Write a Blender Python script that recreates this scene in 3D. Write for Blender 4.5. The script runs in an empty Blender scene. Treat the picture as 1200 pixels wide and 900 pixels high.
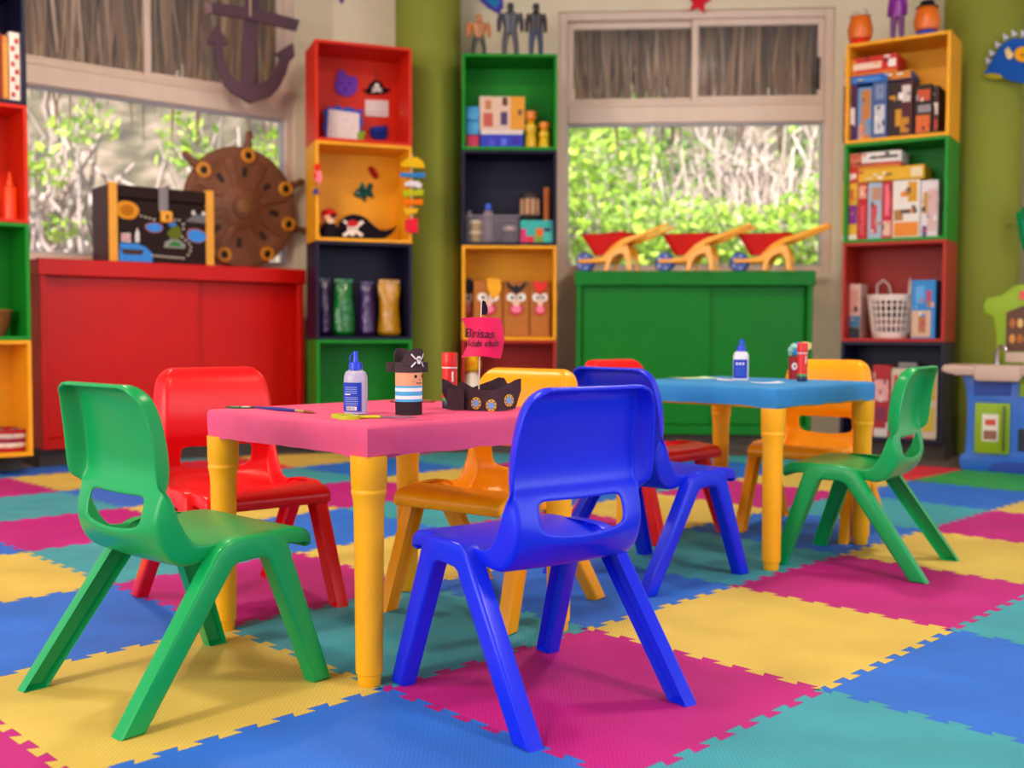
import bpy, bmesh, math, random
from math import sin, cos, pi, radians as R, sqrt, atan2, tan
from mathutils import Vector, Matrix
random.seed(7)
S = bpy.context.scene
COL = S.collection

# ------------------------------------------------------------------ camera
FPX, PITCH, ROLL, CAMH = 1255.9, 0.0477675, 0.00314, 0.6875
cam = bpy.data.cameras.new('camera'); cam_o = bpy.data.objects.new('camera', cam); COL.objects.link(cam_o)
cam.sensor_width = 36.0; cam.lens = 36.0 * FPX / 1200.0
cam.clip_start = 0.05; cam.clip_end = 200
cam_o.location = (0, 0, CAMH)
cam_o.rotation_euler = (Matrix.Rotation(pi / 2 - PITCH, 3, 'X') @ Matrix.Rotation(ROLL, 3, 'Z')).to_euler()
cam.dof.use_dof = True; cam.dof.focus_distance = 2.2; cam.dof.aperture_fstop = 2.9
S.camera = cam_o

# ------------------------------------------------------------------ world, sun, lights, exposure
S.view_settings.view_transform = 'Standard'; S.view_settings.look = 'None'
S.view_settings.gamma = 1.0; S.view_settings.use_curve_mapping = False
S.view_settings.exposure = 0.33
w = bpy.data.worlds.new('sky'); S.world = w; w.use_nodes = True
bgn = w.node_tree.nodes['Background']
bgn.inputs[0].default_value = (0.80, 0.90, 1.0, 1); bgn.inputs[1].default_value = 0.85
def lamp(name, kind, loc, rot, energy, color, **kw):
    l = bpy.data.lights.new(name, kind); l.energy = energy; l.color = color
    for k, v in kw.items(): setattr(l, k, v)
    o = bpy.data.objects.new(name, l); COL.objects.link(o); o.location = loc; o.rotation_euler = rot
    return o
lamp('sun', 'SUN', (0, -5, 12), (R(36), 0, R(-28)), 11.0, (1.0, 0.95, 0.86), angle=R(1.0))
# unseen area lights added as side fill, standing in for assumed openings
lamp('daylight_left_opening', 'AREA', (-3.6, -0.7, 1.6), (R(90), 0, R(-50)), 120, (1.0, 0.93, 0.84), shape='RECTANGLE', size=3.6, size_y=1.9)
lamp('daylight_right_opening', 'AREA', (4.0, 0.2, 1.6), (R(90), 0, R(62)), 50, (0.86, 0.94, 1.0), shape='RECTANGLE', size=3.2, size_y=1.9)

# ------------------------------------------------------------------ materials
def lin(h):
    h = h.lstrip('#'); c = [int(h[i:i + 2], 16) / 255 for i in (0, 2, 4)]
    return [x / 12.92 if x <= .04045 else ((x + .055) / 1.055) ** 2.4 for x in c] + [1]
MC = {}
def M(hexc, rough=.45, spec=.5, vary=.06, scale=14, bump=0, bscale=120, metal=0, alpha=1, trans=0, emit=0, coat=0):
    key = (hexc, rough, spec, vary, scale, bump, bscale, metal, alpha, trans, emit, coat)
    if key in MC: return MC[key]
    m = bpy.data.materials.new('paint_' + hexc.strip('#')); m.use_nodes = True
    nt = m.node_tree; b = nt.nodes['Principled BSDF']
    b.inputs['Roughness'].default_value = rough; b.inputs['Specular IOR Level'].default_value = spec
    b.inputs['Metallic'].default_value = metal; b.inputs['Alpha'].default_value = alpha
    b.inputs['Transmission Weight'].default_value = trans; b.inputs['Coat Weight'].default_value = coat
    c = lin(hexc); b.inputs['Base Color'].default_value = c
    tc = nt.nodes.new('ShaderNodeTexCoord')
    if vary:
        n = nt.nodes.new('ShaderNodeTexNoise'); n.inputs['Scale'].default_value = scale; n.inputs['Detail'].default_value = 3
        mp = nt.nodes.new('ShaderNodeMapRange'); mp.inputs[1].default_value = .3; mp.inputs[2].default_value = .7
        mp.inputs[3].default_value = 1 - vary; mp.inputs[4].default_value = 1 + vary
        mx = nt.nodes.new('ShaderNodeVectorMath'); mx.operation = 'SCALE'; mx.inputs[0].default_value = c[:3]
        nt.links.new(tc.outputs['Object'], n.inputs['Vector']); nt.links.new(n.outputs['Fac'], mp.inputs[0])
        nt.links.new(mp.outputs[0], mx.inputs['Scale']); nt.links.new(mx.outputs[0], b.inputs['Base Color'])
    if bump:
        n2 = nt.nodes.new('ShaderNodeTexNoise'); n2.inputs['Scale'].default_value = bscale
        bp = nt.nodes.new('ShaderNodeBump'); bp.inputs['Strength'].default_value = bump; bp.inputs['Distance'].default_value = .01
        nt.links.new(tc.outputs['Object'], n2.inputs['Vector']); nt.links.new(n2.outputs['Fac'], bp.inputs['Height'])
        nt.links.new(bp.outputs[0], b.inputs['Normal'])
    if emit:
        b.inputs['Emission Color'].default_value = c; b.inputs['Emission Strength'].default_value = emit
    MC[key] = m; return m
def plastic(h, rough=.3): return M(h, rough, .5, .03, 8)
def felt(h): return M(h, .9, .1, .1, 60, .15, 300)
def card(h): return M(h, .55, .3, .05, 20)

def foam(hexc):
    key = ('foam', hexc)
    if key in MC: return MC[key]
    m = bpy.data.materials.new('foam_' + hexc.strip('#')); m.use_nodes = True
    nt = m.node_tree; b = nt.nodes['Principled BSDF']; L = nt.links.new
    b.inputs['Roughness'].default_value = .62; b.inputs['Specular IOR Level'].default_value = .35
    c = lin(hexc)
    g = nt.nodes.new('ShaderNodeNewGeometry')
    n = nt.nodes.new('ShaderNodeTexNoise'); n.inputs['Scale'].default_value = 5; n.inputs['Detail'].default_value = 4
    mp = nt.nodes.new('ShaderNodeMapRange'); mp.inputs[1].default_value = .25; mp.inputs[2].default_value = .75
    mp.inputs[3].default_value = .90; mp.inputs[4].default_value = 1.08
    # fine woven relief
    sx = []
    for ax, ang in (('X', 0), ('Y', 0)):
        wv = nt.nodes.new('ShaderNodeTexWave'); wv.bands_direction = ax; wv.inputs['Scale'].default_value = 42
        wv.inputs['Distortion'].default_value = 0; L(g.outputs['Position'], wv.inputs['Vector']); sx.append(wv)
    mul = nt.nodes.new('ShaderNodeMath'); mul.operation = 'MULTIPLY'
    L(sx[0].outputs['Fac'], mul.inputs[0]); L(sx[1].outputs['Fac'], mul.inputs[1])
    cm = nt.nodes.new('ShaderNodeMapRange'); cm.inputs[3].default_value = .86; cm.inputs[4].default_value = 1.10
    L(mul.outputs[0], cm.inputs[0])
    m2 = nt.nodes.new('ShaderNodeMath'); m2.operation = 'MULTIPLY'
    L(g.outputs['Position'], n.inputs['Vector']); L(n.outputs['Fac'], mp.inputs[0]); L(mp.outputs[0], m2.inputs[0]); L(cm.outputs[0], m2.inputs[1])
    mx = nt.nodes.new('ShaderNodeVectorMath'); mx.operation = 'SCALE'; mx.inputs[0].default_value = c[:3]
    L(m2.outputs[0], mx.inputs['Scale']); L(mx.outputs[0], b.inputs['Base Color'])
    b1 = nt.nodes.new('ShaderNodeBump'); b1.inputs['Strength'].default_value = .35; b1.inputs['Distance'].default_value = .0012
    L(mul.outputs[0], b1.inputs['Height'])
    n3 = nt.nodes.new('ShaderNodeTexNoise'); n3.inputs['Scale'].default_value = 3.2; n3.inputs['Detail'].default_value = 1
    L(g.outputs['Position'], n3.inputs['Vector'])
    b2 = nt.nodes.new('ShaderNodeBump'); b2.inputs['Strength'].default_value = .5; b2.inputs['Distance'].default_value = .09
    L(n3.outputs['Fac'], b2.inputs['Height']); L(b1.outputs[0], b2.inputs['Normal']); L(b2.outputs[0], b.inputs['Normal'])
    MC[key] = m; return m
def cloth(hexc):
    key = ('cloth', hexc)
    if key in MC: return MC[key]
    m = M(hexc, .6, .35, .08, 9).copy(); m.name = 'cloth_' + hexc.strip('#')
    nt = m.node_tree; b = nt.nodes['Principled BSDF']; L = nt.links.new
    tc = nt.nodes.new('ShaderNodeTexCoord'); mul = nt.nodes.new('ShaderNodeMath'); mul.operation = 'ADD'
    for i, ax in enumerate('XYZ'[:2]):
        wv = nt.nodes.new('ShaderNodeTexWave'); wv.bands_direction = ax; wv.inputs['Scale'].default_value = 130
        wv.inputs['Distortion'].default_value = 1.5; L(tc.outputs['Object'], wv.inputs['Vector']); L(wv.outputs['Fac'], mul.inputs[i])
    bp = nt.nodes.new('ShaderNodeBump'); bp.inputs['Strength'].default_value = .3; bp.inputs['Distance'].default_value = .001
    L(mul.outputs[0], bp.inputs['Height']); L(bp.outputs[0], b.inputs['Normal'])
    MC[key] = m; return m

# ------------------------------------------------------------------ mesh helpers
def link(name, me, mat, parent=None, loc=(0, 0, 0), rot=(0, 0, 0)):
    o = bpy.data.objects.new(name, me); COL.objects.link(o)
    if mat is not None:
        me.materials.clear()
        for mm in (mat if isinstance(mat, (list, tuple)) else [mat]): me.materials.append(mm)
    o.parent = parent; o.location = loc; o.rotation_euler = rot
    return o
def bm_obj(name, bm, mat, parent=None, loc=(0, 0, 0), rot=(0, 0, 0), smooth=None):
    bmesh.ops.recalc_face_normals(bm, faces=bm.faces)
    me = bpy.data.meshes.new(name); bm.to_mesh(me); bm.free()
    if smooth is not None:
        me.polygons.foreach_set('use_smooth', [True] * len(me.polygons)); me.set_sharp_from_angle(angle=R(smooth))
    return link(name, me, mat, parent, loc, rot)
def a_box(bm, x0, x1, y0, y1, z0, z1, bev=0, seg=1):
    t = bmesh.new()
    vs = [t.verts.new((x, y, z)) for x in (x0, x1) for y in (y0, y1) for z in (z0, z1)]
    for f in ((0, 1, 3, 2), (4, 6, 7, 5), (0, 4, 5, 1), (2, 3, 7, 6), (0, 2, 6, 4), (1, 5, 7, 3)): t.faces.new([vs[i] for i in f])
    if bev: bmesh.ops.bevel(t, geom=t.edges[:] , offset=bev, segments=seg, affect='EDGES', profile=.5)
    merge(bm, t)
def merge(bm, t, mx=None):
    mp = {}
    for v in t.verts: mp[v] = bm.verts.new(mx @ v.co if mx else v.co)
    for f in t.faces:
        try: bm.faces.new([mp[v] for v in f.verts])
        except ValueError: pass
    t.free()
def box(name, parent, mat, x, y, z, bev=.002, seg=1, loc=(0, 0, 0), rot=(0, 0, 0)):
    bm = bmesh.new(); a_box(bm, x[0], x[1], y[0], y[1], z[0], z[1], bev, seg)
    return bm_obj(name, bm, mat, parent, loc, rot, smooth=40 if seg > 1 else None)
def a_lathe(bm, prof, n=24, c=(0, 0, 0), sx=1, sy=1, cap=True):
    rings = []
    for r, z in prof:
        rings.append([bm.verts.new((c[0] + r * sx * cos(2 * pi * i / n), c[1] + r * sy * sin(2 * pi * i / n), c[2] + z)) for i in range(n)])
    for a, b in zip(rings, rings[1:]):
        for i in range(n):
            j = (i + 1) % n; bm.faces.new((a[i], a[j], b[j], b[i]))
    if cap: bm.faces.new(rings[0][::-1]); bm.faces.new(rings[-1])
def lathe(name, parent, mat, prof, n=24, loc=(0, 0, 0), rot=(0, 0, 0), sx=1, sy=1, smooth=35, cap=True):
    bm = bmesh.new(); a_lathe(bm, prof, n, sx=sx, sy=sy, cap=cap)
    return bm_obj(name, bm, mat, parent, loc, rot, smooth)
def a_tube(bm, pts, rad, n=8):
    pts = [Vector(p) for p in pts]
    if not isinstance(rad, (list, tuple)): rad = [rad] * len(pts)
    rings = []; prev = None
    for i, p in enumerate(pts):
        d = (pts[min(i + 1, len(pts) - 1)] - pts[max(i - 1, 0)]).normalized()
        if prev is None:
            a = Vector((0, 0, 1)) if abs(d.z) < .9 else Vector((1, 0, 0)); u = d.cross(a).normalized()
        else:
            u = (prev - d * prev.dot(d)).normalized()
        prev = u; v = d.cross(u)
        rings.append([bm.verts.new(p + (u * cos(2 * pi * k / n) + v * sin(2 * pi * k / n)) * rad[i]) for k in range(n)])
    for a, b in zip(rings, rings[1:]):
        for k in range(n):
            j = (k + 1) % n; bm.faces.new((a[k], a[j], b[j], b[k]))
    bm.faces.new(rings[0][::-1]); bm.faces.new(rings[-1])
def tube(name, parent, mat, pts, rad, n=8, loc=(0, 0, 0), rot=(0, 0, 0)):
    bm = bmesh.new(); a_tube(bm, pts, rad, n); return bm_obj(name, bm, mat, parent, loc, rot, 50)
def a_prism(bm, poly, y0, y1, bev=0, seg=1):
    """polygon in (x,z), extruded along y from y0 to y1"""
    t = bmesh.new()
    a = [t.verts.new((p[0], y0, p[1])) for p in poly]; b = [t.verts.new((p[0], y1, p[1])) for p in poly]
    t.faces.new(a); t.faces.new(b[::-1]); n = len(poly)
    for i in range(n):
        j = (i + 1) % n; t.faces.new((a[i], b[i], b[j], a[j]))
    if bev:
        bmesh.ops.recalc_face_normals(t, faces=t.faces)
        es = [e for e in t.edges if abs(e.verts[0].co.y - e.verts[1].co.y) < 1e-6]
        bmesh.ops.bevel(t, geom=es, offset=bev, segments=seg, affect='EDGES', profile=.5)
    merge(bm, t)
def prism(name, parent, mat, poly, y0, y1, bev=0, seg=1, loc=(0, 0, 0), rot=(0, 0, 0), smooth=None):
    bm = bmesh.new(); a_prism(bm, poly, y0, y1, bev, seg); return bm_obj(name, bm, mat, parent, loc, rot, smooth)
def disc(cx, cz, rx, rz, n=20): return [(cx + rx * cos(2 * pi * i / n), cz + rz * sin(2 * pi * i / n)) for i in range(n)]
def blob(cx, cz, rx, rz, wob=.12, n=18, seed=0):
    rr = random.Random(seed); ph = rr.random() * 6
    return [(cx + rx * (1 + wob * sin(3 * t + ph)) * cos(t), cz + rz * (1 + wob * cos(2 * t + ph)) * sin(t)) for t in [2 * pi * i / n for i in range(n)]]
def thing(name, label, cat, loc=(0, 0, 0), rz=0, group=None):
    o = bpy.data.objects.new(name, None); COL.objects.link(o); o.empty_display_size = .05
    o.location = loc; o.rotation_euler = (0, 0, rz); o['label'] = label; o['category'] = cat
    if group: o['group'] = group
    return o
def tag(o, label, cat, group=None):
    o['label'] = label; o['category'] = cat
    if group: o['group'] = group
    return o
def struct(o): o['kind'] = 'structure'; return o
def smoothed(bm_fn, levels):
    """run a builder into a temp object with a subdivision modifier, return the evaluated mesh"""
    bm = bmesh.new(); bm_fn(bm); bmesh.ops.recalc_face_normals(bm, faces=bm.faces)
    me = bpy.data.meshes.new('tmp'); bm.to_mesh(me); bm.free()
    o = bpy.data.objects.new('tmp', me); COL.objects.link(o)
    s = o.modifiers.new('s', 'SUBSURF'); s.levels = levels; s.render_levels = levels
    dg = bpy.context.evaluated_depsgraph_get(); out = bpy.data.meshes.new_from_object(o.evaluated_get(dg))
    bpy.data.objects.remove(o); bpy.data.meshes.remove(me)
    out.polygons.foreach_set('use_smooth', [True] * len(out.polygons))
    return out
def text_obj(name, s, size, mat, parent, loc, rot, shear=0, thick=.0004, bold=0):
    cu = bpy.data.curves.new(name, 'FONT'); cu.body = s; cu.size = size; cu.align_x = 'CENTER'; cu.align_y = 'CENTER'
    cu.shear = shear; cu.extrude = thick; cu.offset = bold
    o = bpy.data.objects.new('tmp', cu); COL.objects.link(o)
    dg = bpy.context.evaluated_depsgraph_get(); me = bpy.data.meshes.new_from_object(o.evaluated_get(dg))
    bpy.data.objects.remove(o); bpy.data.curves.remove(cu)
    return link(name, me, mat, parent, loc, rot)

# ------------------------------------------------------------------ pixel -> place
def ray(u, v):
    a, b = u - 600, v - 450
    x = a * cos(ROLL) + b * sin(ROLL); y = -a * sin(ROLL) + b * cos(ROLL)
    return Vector((x, FPX * cos(PITCH) - y * sin(PITCH), -y * cos(PITCH) - FPX * sin(PITCH)))
def on_z(u, v, z=0):
    d = ray(u, v); t = (z - CAMH) / d.z; return (d.x * t, d.y * t)
class Frame:
    """a piece of furniture or wall: origin at its front left foot, x along its front, y to its back"""
    def __init__(s, ox, oy, th): s.o = Vector((ox, oy)); s.th = th
    def w(s, x, y, z=0):
        c, q = cos(s.th), sin(s.th); return (s.o.x + c * x - q * y, s.o.y + q * x + c * y, z)
    def at(s, u, v, y=0):
        """pixel -> (x, z) on the plane a distance y behind the front"""
        d = ray(u, v); n = Vector((-sin(s.th), cos(s.th))); p0 = s.o + n * y
        t = p0.dot(n) / (d.x * n.x + d.y * n.y)
        p = Vector((d.x * t, d.y * t)) - s.o
        return p.dot(Vector((cos(s.th), sin(s.th)))), CAMH + d.z * t

# ================================================================== STRUCTURE
WL = Frame(-2.65, 5.70, R(39.3))        # left window wall, room side
WB = Frame(.411, 6.82, R(-4))           # back window wall
CREAM = M('#e9d9bd', .85, .2, .05, 3, .25, 45)
GREENWALL = M('#888f35', .8, .25, .06, 3, .25, 60)
Z_CEIL = 3.1
floor_m = M('#5e5550', .7, .3, .2, 6)
bm = bmesh.new(); a_box(bm, -4.6, 4.8, -2.5, 7.6, -.12, -.012)
struct(bm_obj('floor', bm, floor_m))
bm = bmesh.new(); a_box(bm, -5.2, 5.6, -2.6, 7.9, Z_CEIL, Z_CEIL + .15)
struct(bm_obj('ceiling', bm, M('#c4a27c', .7, .3, .15, 5)))

for (lx, ly, wh_) in ((-1.5, 4.1, 'in front of the red cabinet'), (1.3, 4.1, 'over the blue table'), (-1.5, 1.2, 'over the open floor behind the green chair'), (1.4, 1.2, 'over the open floor beside the blue chair')):  # nearer pair added unseen for brightness; farther pair inferred from the column shadows
    t = thing('ceiling_lamp', 'round white ceiling lamp with a warm disc ' + wh_, 'lamp', (lx, ly, Z_CEIL - .07), 0, 'round ceiling lamps')
    bm = bmesh.new(); a_lathe(bm, [(.20, .07), (.21, .065), (.21, .0), (.17, .0), (.17, .03)], 36, cap=False); bm_obj('lamp_ring', bm, M('#e8e2da', .4), t, smooth=40)
    bm = bmesh.new(); a_lathe(bm, [(.17, .028), (.17, .034)], 36); bm_obj('diffuser', bm, M('#ffe2bd', .5, emit=3.0, vary=0), t)
    o = lamp('lamp_light', 'AREA', (0, 0, -.01), (0, 0, 0), 34, (1.0, .86, .68), shape='DISK', size=.34); o.parent = t
def wall_with_hole(name, fr, x0, x1, hx0, hx1, hz0, hz1, t=.16):
    bm = bmesh.new()
    a_box(bm, x0, hx0, 0, t, -.012, Z_CEIL); a_box(bm, hx1, x1, 0, t, -.012, Z_CEIL)
    a_box(bm, hx0, hx1, 0, t, -.012, hz0); a_box(bm, hx0, hx1, 0, t, hz1, Z_CEIL)
    return struct(bm_obj(name, bm, CREAM, None, fr.w(0, 0), (0, 0, fr.th)))
L0, L1 = -.38, WL.at(346, 200)[0]
B0, B1 = WB.at(654, 200)[0], WB.at(976, 200)[0]
SILL, GT, UP, HEAD = 1.10, 2.005, 2.145, 2.70
wall_with_hole('wall_left', WL, -1.4, 1.98, L0, L1, SILL - .03, HEAD + .2)
wall_with_hole('wall_back', WB, -1.62, 2.75, B0, B1, SILL - .03, HEAD)
WR = Frame(2.98, 6.63, R(-55))
bm = bmesh.new(); a_box(bm, 0, 1.5, .0, .15, -.012, Z_CEIL); struct(bm_obj('wall_right', bm, CREAM, None, WR.w(0, 0), (0, 0, WR.th)))
for i, (x, y, r) in enumerate(((-.52, 6.655, .20), (2.76, 6.37, .22))):
    struct(lathe('wall_column', None, GREENWALL, [(r, -.012), (r, Z_CEIL)], 40, (x, y, 0)))

FRAME_M = M('#e3c9b8', .45, .5, .03, 10)
GLASS = M('#dfe8ea', .12, .15, 0, alpha=.05)
def window(name, fr, x0, x1, head, mull, slide):
    root = bpy.data.objects.new(name, None); COL.objects.link(root); root.location = fr.w(0, 0, 0); root.rotation_euler = (0, 0, fr.th)
    struct(root)
    z0 = SILL - .03
    bm = bmesh.new(); f = .055
    a_box(bm, x0, x0 + f, .02, .12, z0, head, .006); a_box(bm, x1 - f, x1, .02, .12, z0, head, .006)
    a_box(bm, x0 + f, x1 - f, .02, .12, z0, z0 + .04, .006); a_box(bm, x0 + f, x1 - f, .02, .12, head - .05, head, .006)
    bm_obj('window_frame', bm, FRAME_M, root)
    bm = bmesh.new(); a_box(bm, x0 + f, x1 - f, .015, .12, GT, UP - .03, .008); a_box(bm, x0 + f, x1 - f, .03, .1, UP - .03, UP, .006)
    bm_obj('transom', bm, FRAME_M, root)
    # sliding sashes above
    for k, (a, b, y) in enumerate(((x0 + f, mull + .025, .075), (mull - .025, x1 - f, .04))):
        bm = bmesh.new(); s = .038
        a_box(bm, a, a + s, y, y + .03, UP, head - .05, .004); a_box(bm, b - s, b, y, y + .03, UP, head - .05, .004)
        a_box(bm, a + s, b - s, y, y + .03, UP, UP + .03, .004); a_box(bm, a + s, b - s, y, y + .03, head - .09, head - .05, .004)
        sash = bm_obj('sash', bm, FRAME_M, root)
        box('pane', sash, GLASS, (a + s, b - s), (y + .012, y + .017), (UP + .03, head - .09), 0)
    box('pane', root, GLASS, (x0 + f, x1 - f), (.06, .066), (z0 + .04, GT), 0)
    bm = bmesh.new(); e = .012
    a_box(bm, x0 + f, x0 + f + e, .045, .08, z0 + .04, GT); a_box(bm, x1 - f - e, x1 - f, .045, .08, z0 + .04, GT)
    a_box(bm, x0 + f + e, x1 - f - e, .045, .08, GT - e, GT); a_box(bm, x0 + f + e, x1 - f - e, .045, .08, z0 + .04, z0 + .04 + e)
    bm_obj('glazing_bead', bm, M('#b9b4bd', .4, .5, .03), root)
    if slide:
        bm = bmesh.new(); a_box(bm, x1 - f - .05, x1 - f - .03, .02, .04, UP + .06, UP + .26, .003)
        bm_obj('latch', bm, M('#2b2422', .4), root)
    return root
window('window_1', WL, L0, L1, HEAD + .2, WL.at(178, 60)[0], False)
window('window_2', WB, B0, B1, HEAD, WB.at(816, 80)[0], True)

# ---- furniture frames
Z0, CH, CD, CW = .09, .555, .30, .555
th = R(39); FFL = Frame(-2.30 - CW * cos(th), 5.13 - CW * sin(th), th)
FRC = Frame(-2.369, 5.39, R(39.5)); RCW = 1.477
FLB = Frame(-1.096, 6.01, R(21))
FCB = Frame(-.296, 6.31, R(1))
FGC = Frame(.382, 6.40, R(-4)); GCW = 1.385
FRB = Frame(1.870, 6.10, R(-33))
PL = M('#4d4541', .8, .2, .15, 8)
for i, (fr, wd, y0, y1) in enumerate(((FFL, CW, .22, .3), (FRC, RCW, .05, .4), (FLB, CW, .06, .3), (FCB, CW, .05, .3), (FGC, GCW, .05, .41), (FRB, CW, .06, .3))):
    struct(box('trim_%d' % (i + 1), None, PL, (0, wd), (y0, y1), (-.012, Z0), 0, 1, fr.w(0, 0, 0), (0, 0, fr.th)))

# ================================================================== FOAM MAT
TS, TY = .6, -pi / 4
TO = Vector((-.2448, 2.0424)); EA = Vector((cos(TY), sin(TY))); EB = Vector((-sin(TY), cos(TY)))
NT, TD, TF = 8, .0095, .0045
def edge_pts():
    p = TS / NT; out = [(0, 0), (.004, -TD)]
    for k in range(NT):
        s = k * p
        out += [(s + .25 * p + TF, -TD), (s + .25 * p - TF, TD), (s + .75 * p + TF, TD), (s + .75 * p - TF, -TD)]
    return out + [(TS - .004, -TD), (TS, 0)]
EP = edge_pts()
def tile_poly(i, j):
    g = .0005; P = []
    f = lambda a, b: TO + EA * a + EB * b
    a0, b0 = i * TS, j * TS
    P += [f(a0 + s, b0 + o + g) for s, o in EP[:-1]]
    P += [f(a0 + TS + o - g, b0 + s) for s, o in EP[:-1]]
    P += [f(a0 + s, b0 + TS + o - g) for s, o in EP[::-1][:-1]]
    P += [f(a0 + o + g, b0 + s) for s, o in EP[::-1][:-1]]
    return P
def clip(P, p, n):
    out = []
    for k in range(len(P)):
        a, b = P[k], P[(k + 1) % len(P)]; da, db = (a - p).dot(n), (b - p).dot(n)
        if da <= 0: out.append(a)
        if (da < 0) != (db < 0) and abs(da - db) > 1e-9: out.append(a + (b - a) * (da / (da - db)))
    return out
def half(fr, y): n = Vector((-sin(fr.th), cos(fr.th))); return (fr.o + n * y, n)
HALVES = [half(FRC, .03), half(FLB, .04), half(FGC, -.34), half(FRB, -.30), (Vector((-3.3, 0)), Vector((-1, 0))), (Vector((3.6, 0)), Vector((1, 0)))]
FOAM = {'M': '#b9147f', 'Y': '#d6ba58', 'B': '#266cd6', 'T': '#3a9cae', 'R': '#d8263f', 'G': '#2f9d4c'}
def tile_col(i, j):
    sp = {(-2, 6): 'R', (-1, 6): 'G', (0, -1): 'B', (-1, -1): 'Y', (-2, -1): 'B', (-3, -1): 'Y', (-4, -1): 'B', (-1, -2): 'M', (-6, 2): 'R'}
    if (i, j) in sp: return sp[(i, j)]
    if i % 2 == 0: return 'MY'[j % 2]
    return 'TB'[j % 2]
mat_root = thing('foam_play_mat', 'interlocking puzzle foam mat of magenta, yellow, blue and teal tiles covering the floor', 'play mat', (0, 0, 0))
for i in range(-8, 4):
    for j in range(-4, 8):
        P = tile_poly(i, j)
        c = sum(P, Vector((0, 0))) / len(P)
        if c.y < .6 or c.y > 6.9: continue
        for p, n in HALVES:
            if P: P = clip(P, p, n)
        if len(P) < 3: continue
        # skip slivers and what no picture from near here could show
        ar = abs(sum(a.x * b.y - b.x * a.y for a, b in zip(P, P[1:] + P[:1]))) / 2
        if ar < .004: continue
        bm = bmesh.new()
        a = [bm.verts.new((q.x, q.y, 0)) for q in P]; b = [bm.verts.new((q.x, q.y, -.0118)) for q in P]
        bm.faces.new(a); n_ = len(P)
        for k in range(n_): bm.faces.new((a[k], b[k], b[(k + 1) % n_], a[(k + 1) % n_]))
        bm.faces.new(b[::-1])
        bm_obj('foam_tile', bm, foam(FOAM[tile_col(i, j)]), mat_root)

# ================================================================== CHAIRS
def shell_mesh():
    rows = [  # y, z, crease half width, bow(back)/dish(seat), flange dy, dz, outward
        (.190, .262, .150, 0, 0, 0, .003), (.200, .278, .156, 0, 0, -.012, .003), (.193, .299, .160, .001, 0, -.026, .003), (.15, .3055, .162, .003, 0, -.030, .003),
        (.09, .304, .163, .004, 0, -.024, .003), (.035, .296, .160, .005, 0, .004, .004), (-.02, .279, .155, .005, 0, .022, .006), (-.06, .264, .150, .004, .008, .036, .008),
        (-.095, .270, .147, .003, .030, .040, .010), (-.118, .300, .145, .005, .041, .028, .012), (-.126, .332, .144, .009, .040, .012, .013), (-.127, .350, .144, .010, .036, .004, .013),
        (-.122, .373, .144, .009, .025, .002, .012), (-.116, .393, .144, .007, .011, 0, .011), (-.110, .406, .144, .006, -.010, -.002, .013), (-.103, .417, .145, .005, -.034, -.006, .019), (-.101, .45, .145, .005, -.039, -.002, .020), (-.106, .50, .142, .006, -.040, 0, .019),
        (-.116, .545, .137, .006, -.039, 0, .017), (-.126, .570, .130, .006, -.035, -.002, .015), (-.138, .583, .120, .006, -.033, -.004, .012), (-.149, .5895, .112, .005, -.023, -.004, .008), (-.161, .5910, .106, .003, -.012, -.003, .005), (-.172, .589, .102, .002, -.003, -.001, .003)]
    ks = [-.965, -.84, -.67, -.45, -.22, 0, .22, .45, .67, .84, .965]
    bm = bmesh.new(); G = []
    for ri, (y, z, hw, bow, fy, fz, o) in enumerate(rows):
        back = z > .32 and y < -.08
        side = [(o, fy, fz), (o * .5, fy * .5, fz * .5), (o * .06, fy * .06, fz * .06)]
        row = [(-hw - a_, y + b_, z + c_) for a_, b_, c_ in side]
        for k in ks:
            q = 1 - k * k
            if back:
                dz = 0
                if ri in (10, 11): dz = -.022 * q
                if ri == 12: dz = -.010 * q
                if ri == 13: dz = -.005 * q
                row.append((hw * k, y - bow * q, z + dz))
            else: row.append((hw * k, y, z - bow * q))
        row += [(hw + a_, y + b_, z + c_) for a_, b_, c_ in side[::-1]]
        G.append([bm.verts.new(p) for p in row])
    nc = len(G[0])
    for r in range(len(G) - 1):
        for c in range(nc - 1):
            if r in (11, 12) and 5 <= c <= nc - 7: continue    # the hand slot
            bm.faces.new((G[r][c], G[r][c + 1], G[r + 1][c + 1], G[r + 1][c]))
    bmesh.ops.recalc_face_normals(bm, faces=bm.faces)
    me = bpy.data.meshes.new('tmp'); bm.to_mesh(me); bm.free()
    o = bpy.data.objects.new('tmp', me); COL.objects.link(o)
    m = o.modifiers.new('t', 'SOLIDIFY'); m.thickness = .0075; m.offset = 0
    s = o.modifiers.new('s', 'SUBSURF'); s.levels = 2; s.render_levels = 2
    dg = bpy.context.evaluated_depsgraph_get(); out = bpy.data.meshes.new_from_object(o.evaluated_get(dg))
    bpy.data.objects.remove(o)
    return out
def split_mesh(me, test):
    res = []
    nrm = [v.normal.copy() for v in me.vertices]
    for want in (True, False):
        idx = {}; vs = []; ns = []; fs = []
        for p in me.polygons:
            if test(p.center) != want: continue
            f = []
            for vi in p.vertices:
                if vi not in idx: idx[vi] = len(vs); vs.append(me.vertices[vi].co.copy()); ns.append(nrm[vi])
                f.append(idx[vi])
            fs.append(f)
        n = bpy.data.meshes.new('part'); n.from_pydata(vs, [], fs)
        n.polygons.foreach_set('use_smooth', [True] * len(fs)); n.normals_split_custom_set_from_vertices(ns)
        res.append(n)
    return res
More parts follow.
